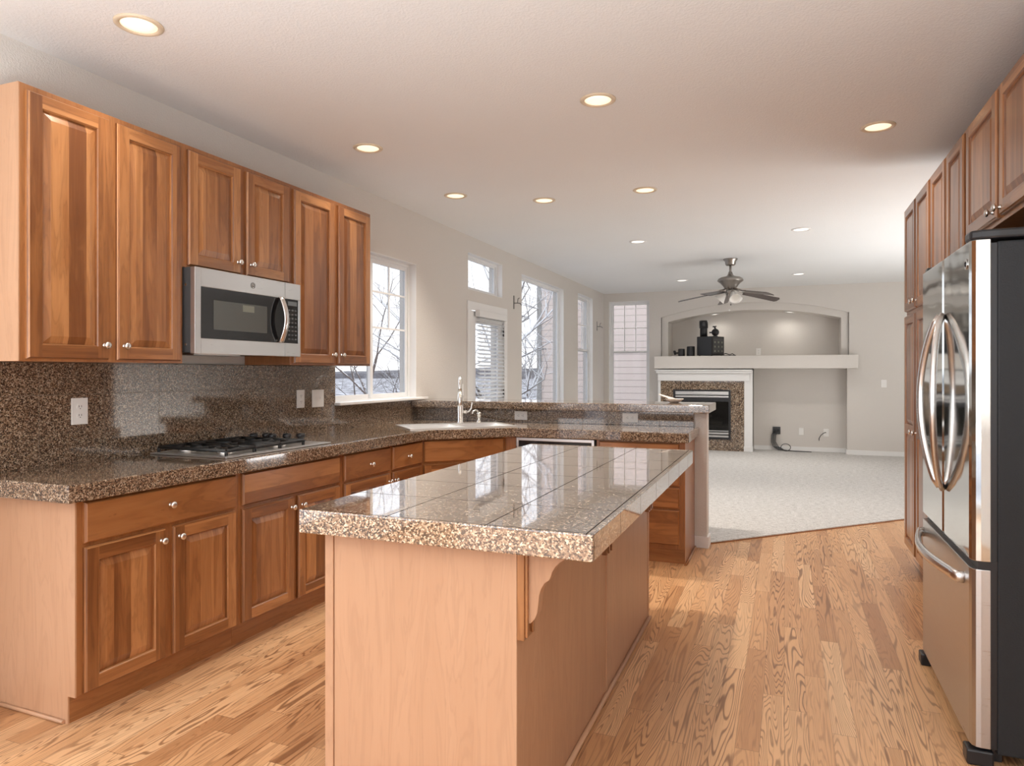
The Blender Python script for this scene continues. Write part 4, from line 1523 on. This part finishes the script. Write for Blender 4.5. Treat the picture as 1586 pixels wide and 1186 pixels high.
for x0, x1, y0, y1, z0, z1 in ((OX0, OX0 + 0.02, 12.15, 12.27, OZ0, OZ1), (OX1 - 0.02, OX1, 12.15, 12.27, OZ0, OZ1), (OX0, OX1, 12.265, 12.285, OZ0, OZ1), (OX0, OX1, 12.15, 12.28, 0.335, 0.36), (OX0, OX1, 12.15, 12.28, 0.90, 0.93)):
    m.box(x0 - fo[0], x1 - fo[0], y0 - fo[1], y1 - fo[1], z0 - fo[2], z1 - fo[2])
m.build('firebox', 'iron', fp)
for pts in (((-1.60, 12.20, 0.40), (-1.10, 12.19, 0.42)), ((-1.45, 12.19, 0.46), (-1.00, 12.21, 0.44)), ((-1.30, 12.2, 0.48), (-1.16, 12.19, 0.60)), ((-1.20, 12.19, 0.50), (-0.98, 12.2, 0.46))):
    m = MB()
    m.tube([tuple(a - b for a, b in zip(p, fo)) for p in pts], [0.045, 0.036], 10)
    m.build('log', 'log', fp)

# ---- speakers on the shelf
ZS = 1.601
sb = thing('subwoofer', 'large black cube subwoofer on the shelf under the arch', 'speaker', (-1.185, 12.37, ZS), R(-30))
B(-0.15, 0.15, -0.18, 0.18, 0.012, 0.335).build('cabinet', 'black', sb, bevel=0.006)
for x_ in (-0.12, 0.12):
    for y_ in (-0.14, 0.14):
        MB().lathe([(0.018, 0), (0.016, 0.013)], (x_, y_, 0), 'z', 10).build('foot', 'black', sb)
B(0.15, 0.156, -0.15, 0.15, 0.05, 0.30).build('connector_panel', 'charcoal', sb)
m = MB()
for k in range(9):
    m.box(0.155, 0.162, -0.12 + 0.1 * (k % 3), -0.08 + 0.1 * (k % 3), 0.07 + 0.075 * (k // 3), 0.10 + 0.075 * (k // 3))
m.build('connectors', 'label', sb)
sx = thing('satellite_speaker', 'tall black satellite speaker standing on top of the cube subwoofer', 'speaker', (-1.30, 12.38, ZS + 0.3355), 0, 'small black satellite speakers')
MB().lathe([(0.062, 0), (0.062, 0.14), (0.058, 0.145), (0.072, 0.150), (0.072, 0.275), (0.06, 0.282), (0, 0.283)], (0, 0, 0), 'z', 24).build('body', 'black', sx)
B(-0.012, 0.03, -0.075, -0.06, 0.19, 0.25).build('front_badge', 'charcoal', sx)
sx = thing('satellite_speaker', 'small black round speaker on a bracket on top of the subwoofer', 'speaker', (-1.115, 12.37, ZS + 0.3355), 0, 'small black satellite speakers')
MB().lathe([(0.0, -0.045), (0.055, -0.04), (0.065, 0.0), (0.055, 0.035), (0, 0.04)], (0.01, 0, 0.075), 'y', 20).build('body', 'black', sx)
m = MB()
m.box(-0.09, 0.03, -0.012, 0.012, 0.06, 0.085)
m.tube([(0.01, 0, 0.13), (0.0, 0, 0.17)], 0.016, 8)
m.tube([(-0.035, 0, 0.172), (0.03, 0, 0.178)], 0.012, 6)
m.box(-0.03, 0.05, -0.03, 0.03, 0.0, 0.014)
m.build('bracket', 'black', sx)
sx = thing('satellite_speaker', 'leftmost small black speaker with wall bracket on the shelf', 'speaker', (-1.70, 12.30, ZS), 0, 'small black satellite speakers')
MB().lathe([(0.055, 0), (0.058, 0.01), (0.058, 0.125), (0.05, 0.132), (0, 0.133)], (0.035, 0, 0), 'z', 20).build('body', 'black', sx)
m = MB()
m.tube([(-0.02, 0, 0.06), (-0.065, 0, 0.06), (-0.075, 0, 0.09)], 0.014, 8)
m.tube([(-0.07, 0, 0.03), (-0.09, 0, 0.10)], 0.018, 8)
m.build('bracket', 'black', sx)
sx = thing('satellite_speaker', 'small plain black speaker on the shelf between subwoofer and bracketed speaker', 'speaker', (-1.505, 12.28, ZS), 0, 'small black satellite speakers')
MB().lathe([(0.066, 0), (0.068, 0.01), (0.068, 0.165), (0.06, 0.172), (0, 0.173)], (0, 0, 0), 'z', 20).build('body', 'black', sx)
m = MB()
m.tube([(-0.97, 12.36, ZS + 0.03), (-0.93, 12.30, ZS + 0.045), (-0.86, 12.28, ZS + 0.02), (-0.82, 12.30, ZS + 0.04), (-0.78, 12.30, ZS + 0.012)], 0.007, 6)
m.tube([(-0.96, 12.34, ZS + 0.008), (-0.88, 12.26, ZS + 0.008), (-0.76, 12.25, ZS + 0.008)], 0.007, 6)
tag(m.build('speaker_wire', 'black'), 'loose black wire lying on the shelf beside the subwoofer', 'wire')

# ---- shell dish on the bar
sh = thing('shell_dish', 'pale shell-shaped dish on the far end of the raised bar', 'dish', (-0.845, 5.665, 1.0855))
m = MB()
m.lathe([(0.030, 0.0), (0.048, 0.006), (0.066, 0.022), (0.074, 0.030), (0.071, 0.030), (0.045, 0.012), (0.0, 0.009)], (0.022, 0, 0), 'z', 28)
m.build('bowl', 'shell', sh)
m = MB()
nn = 14
ctr = (0.055, 0.02, 0.024)
ringp = []
for k in range(nn + 1):
    a = R(95 + 170 * k / nn)
    q = 1 + 0.05 * (-1) ** k
    ringp.append((0.02 + 0.118 * cos(a) * q, 0.0 + 0.055 * sin(a) * q, 0.026 + 0.040 * max(0, -cos(a)) + 0.003 * (-1) ** k))
for k in range(nn):
    a_, b_ = ringp[k], ringp[k + 1]
    m.face([ctr, a_, b_])
    m.face([(ctr[0], ctr[1], ctr[2] - 0.006), (b_[0], b_[1], b_[2] - 0.005), (a_[0], a_[1], a_[2] - 0.005)])
    m.face([a_, (a_[0], a_[1], a_[2] - 0.005), (b_[0], b_[1], b_[2] - 0.005), b_])
m.build('shell_lip', 'shell', sh)

# ================================================================== outdoors
m = MB()
N = 24
gx = [-260 + 300 * i / N for i in range(N + 1)]
gy = [-60 + 300 * i / N for i in range(N + 1)]


def gz(x, y):
    d = hypot(x, y)
    return -2.7 + max(0, d - 25) * 0.012 + 0.4 * sin(x * 0.05) * cos(y * 0.043)


for i in range(N):
    for j in range(N):
        m.face([(gx[i], gy[j], gz(gx[i], gy[j])), (gx[i + 1], gy[j], gz(gx[i + 1], gy[j])), (gx[i + 1], gy[j + 1], gz(gx[i + 1], gy[j + 1])), (gx[i], gy[j + 1], gz(gx[i], gy[j + 1]))], smooth=True)
struct(m.build('ground', 'snow'))
m = MB()
hr = random.Random(3)
K = 90
prev = None
for k in range(K + 1):
    a = R(80 + 130 * k / K)
    hh = 1.0 + 1.5 * sin(k * 0.35) * 0.5 + hr.uniform(-0.35, 0.35) + 1.1
    p = (190 * cos(a), 190 * sin(a))
    q = (230 * cos(a), 230 * sin(a))
    cur = ((p[0], p[1], -3), (p[0] * 1.03, p[1] * 1.03, hh * 0.6), (q[0], q[1], hh))
    if prev:
        m.face([prev[0], cur[0], cur[1], prev[1]])
        m.face([prev[1], cur[1], cur[2], prev[2]])
    prev = cur
struct(m.build('hill', 'hill'))

# ---- neighbouring house seen through the far windows
nh = thing('neighbour_house', 'neighbouring house with pale lap siding seen through the far windows', 'house', (-1.0, 17.0, -2.7))
B(-4.85, 9.0, 0.0, 8.0, 0.0, 9.0).build('wall', 'siding', nh)
B(-4.97, -4.85, -0.03, 0.2, 0.0, 9.0).build('corner_board', 'siding_gap', nh)
m = MB()
m.prism([(-1.05, 4.30), (-0.2, 4.30), (-0.2, 6.0), (-0.48, 5.72), (-1.05, 5.38)][::-1], -1.6, 0.0, 'y')
m.build('porch_roof', 'roof', nh)


# ---- bare trees
def tree(name, label, base_, height, r0, seed, mat, lean=(0, 0), levels=4, spread=0.75, nb=(3, 4), xmax=-3.8):
    tr = random.Random(seed)
    m = MB()

    def grow(p, d, L, r, lv):
        pts, rads = [p], [r]
        n = 4 if lv > 1 else 3
        q = p
        dd = d.copy()
        kids = []
        for i in range(n):
            dd = (dd + Vector((tr.uniform(-1, 1), tr.uniform(-1, 1), tr.uniform(-0.5, 0.9))) * 0.16).normalized()
            if q.x + dd.x * L / n + base_[0] > xmax:
                dd.x = -abs(dd.x)
            q = q + dd * (L / n)
            pts.append(q)
            rads.append(r * (1 - 0.55 * (i + 1) / n))
            if lv > 0 and i >= (1 if lv < levels else 1):
                kids.append((q.copy(), dd.copy(), rads[-1]))
        m.tube(pts, rads, 6 if lv > 1 else 4, cap=False)
        if lv == 0:
            return
        for (kp, kd, kr) in kids:
            for _ in range(tr.randint(*nb) if lv > 1 else 2):
                ax = Vector((tr.uniform(-1, 1), tr.uniform(-1, 1), tr.uniform(-0.25, 0.9))).normalized()
                nd = (kd * (1 - spread * 0.5) + ax * spread).normalized()
                grow(kp, nd, L * tr.uniform(0.45, 0.72), kr * tr.uniform(0.45, 0.7), lv - 1)

    grow(Vector((0, 0, 0)), Vector((lean[0], lean[1], 1)).normalized(), height, r0, levels)
    o = m.build(name, mat, loc=base_)
    tag(o, label, 'tree', 'bare trees outside')
    return o


tree('bare_tree', 'snow-covered bare tree close outside the tall picture window', (-5.25, 12.4, -2.7), 4.2, 0.12, 11, 'bark', (0.10, -0.05), 4, 0.95, (2, 3))
tree('bare_tree', 'leafless dark twiggy tree outside the kitchen window above the sink', (-11.2, 16.0, -2.7), 4.6, 0.085, 5, 'bark_dark', (0.10, 0.0), 4, 0.80, (2, 2))
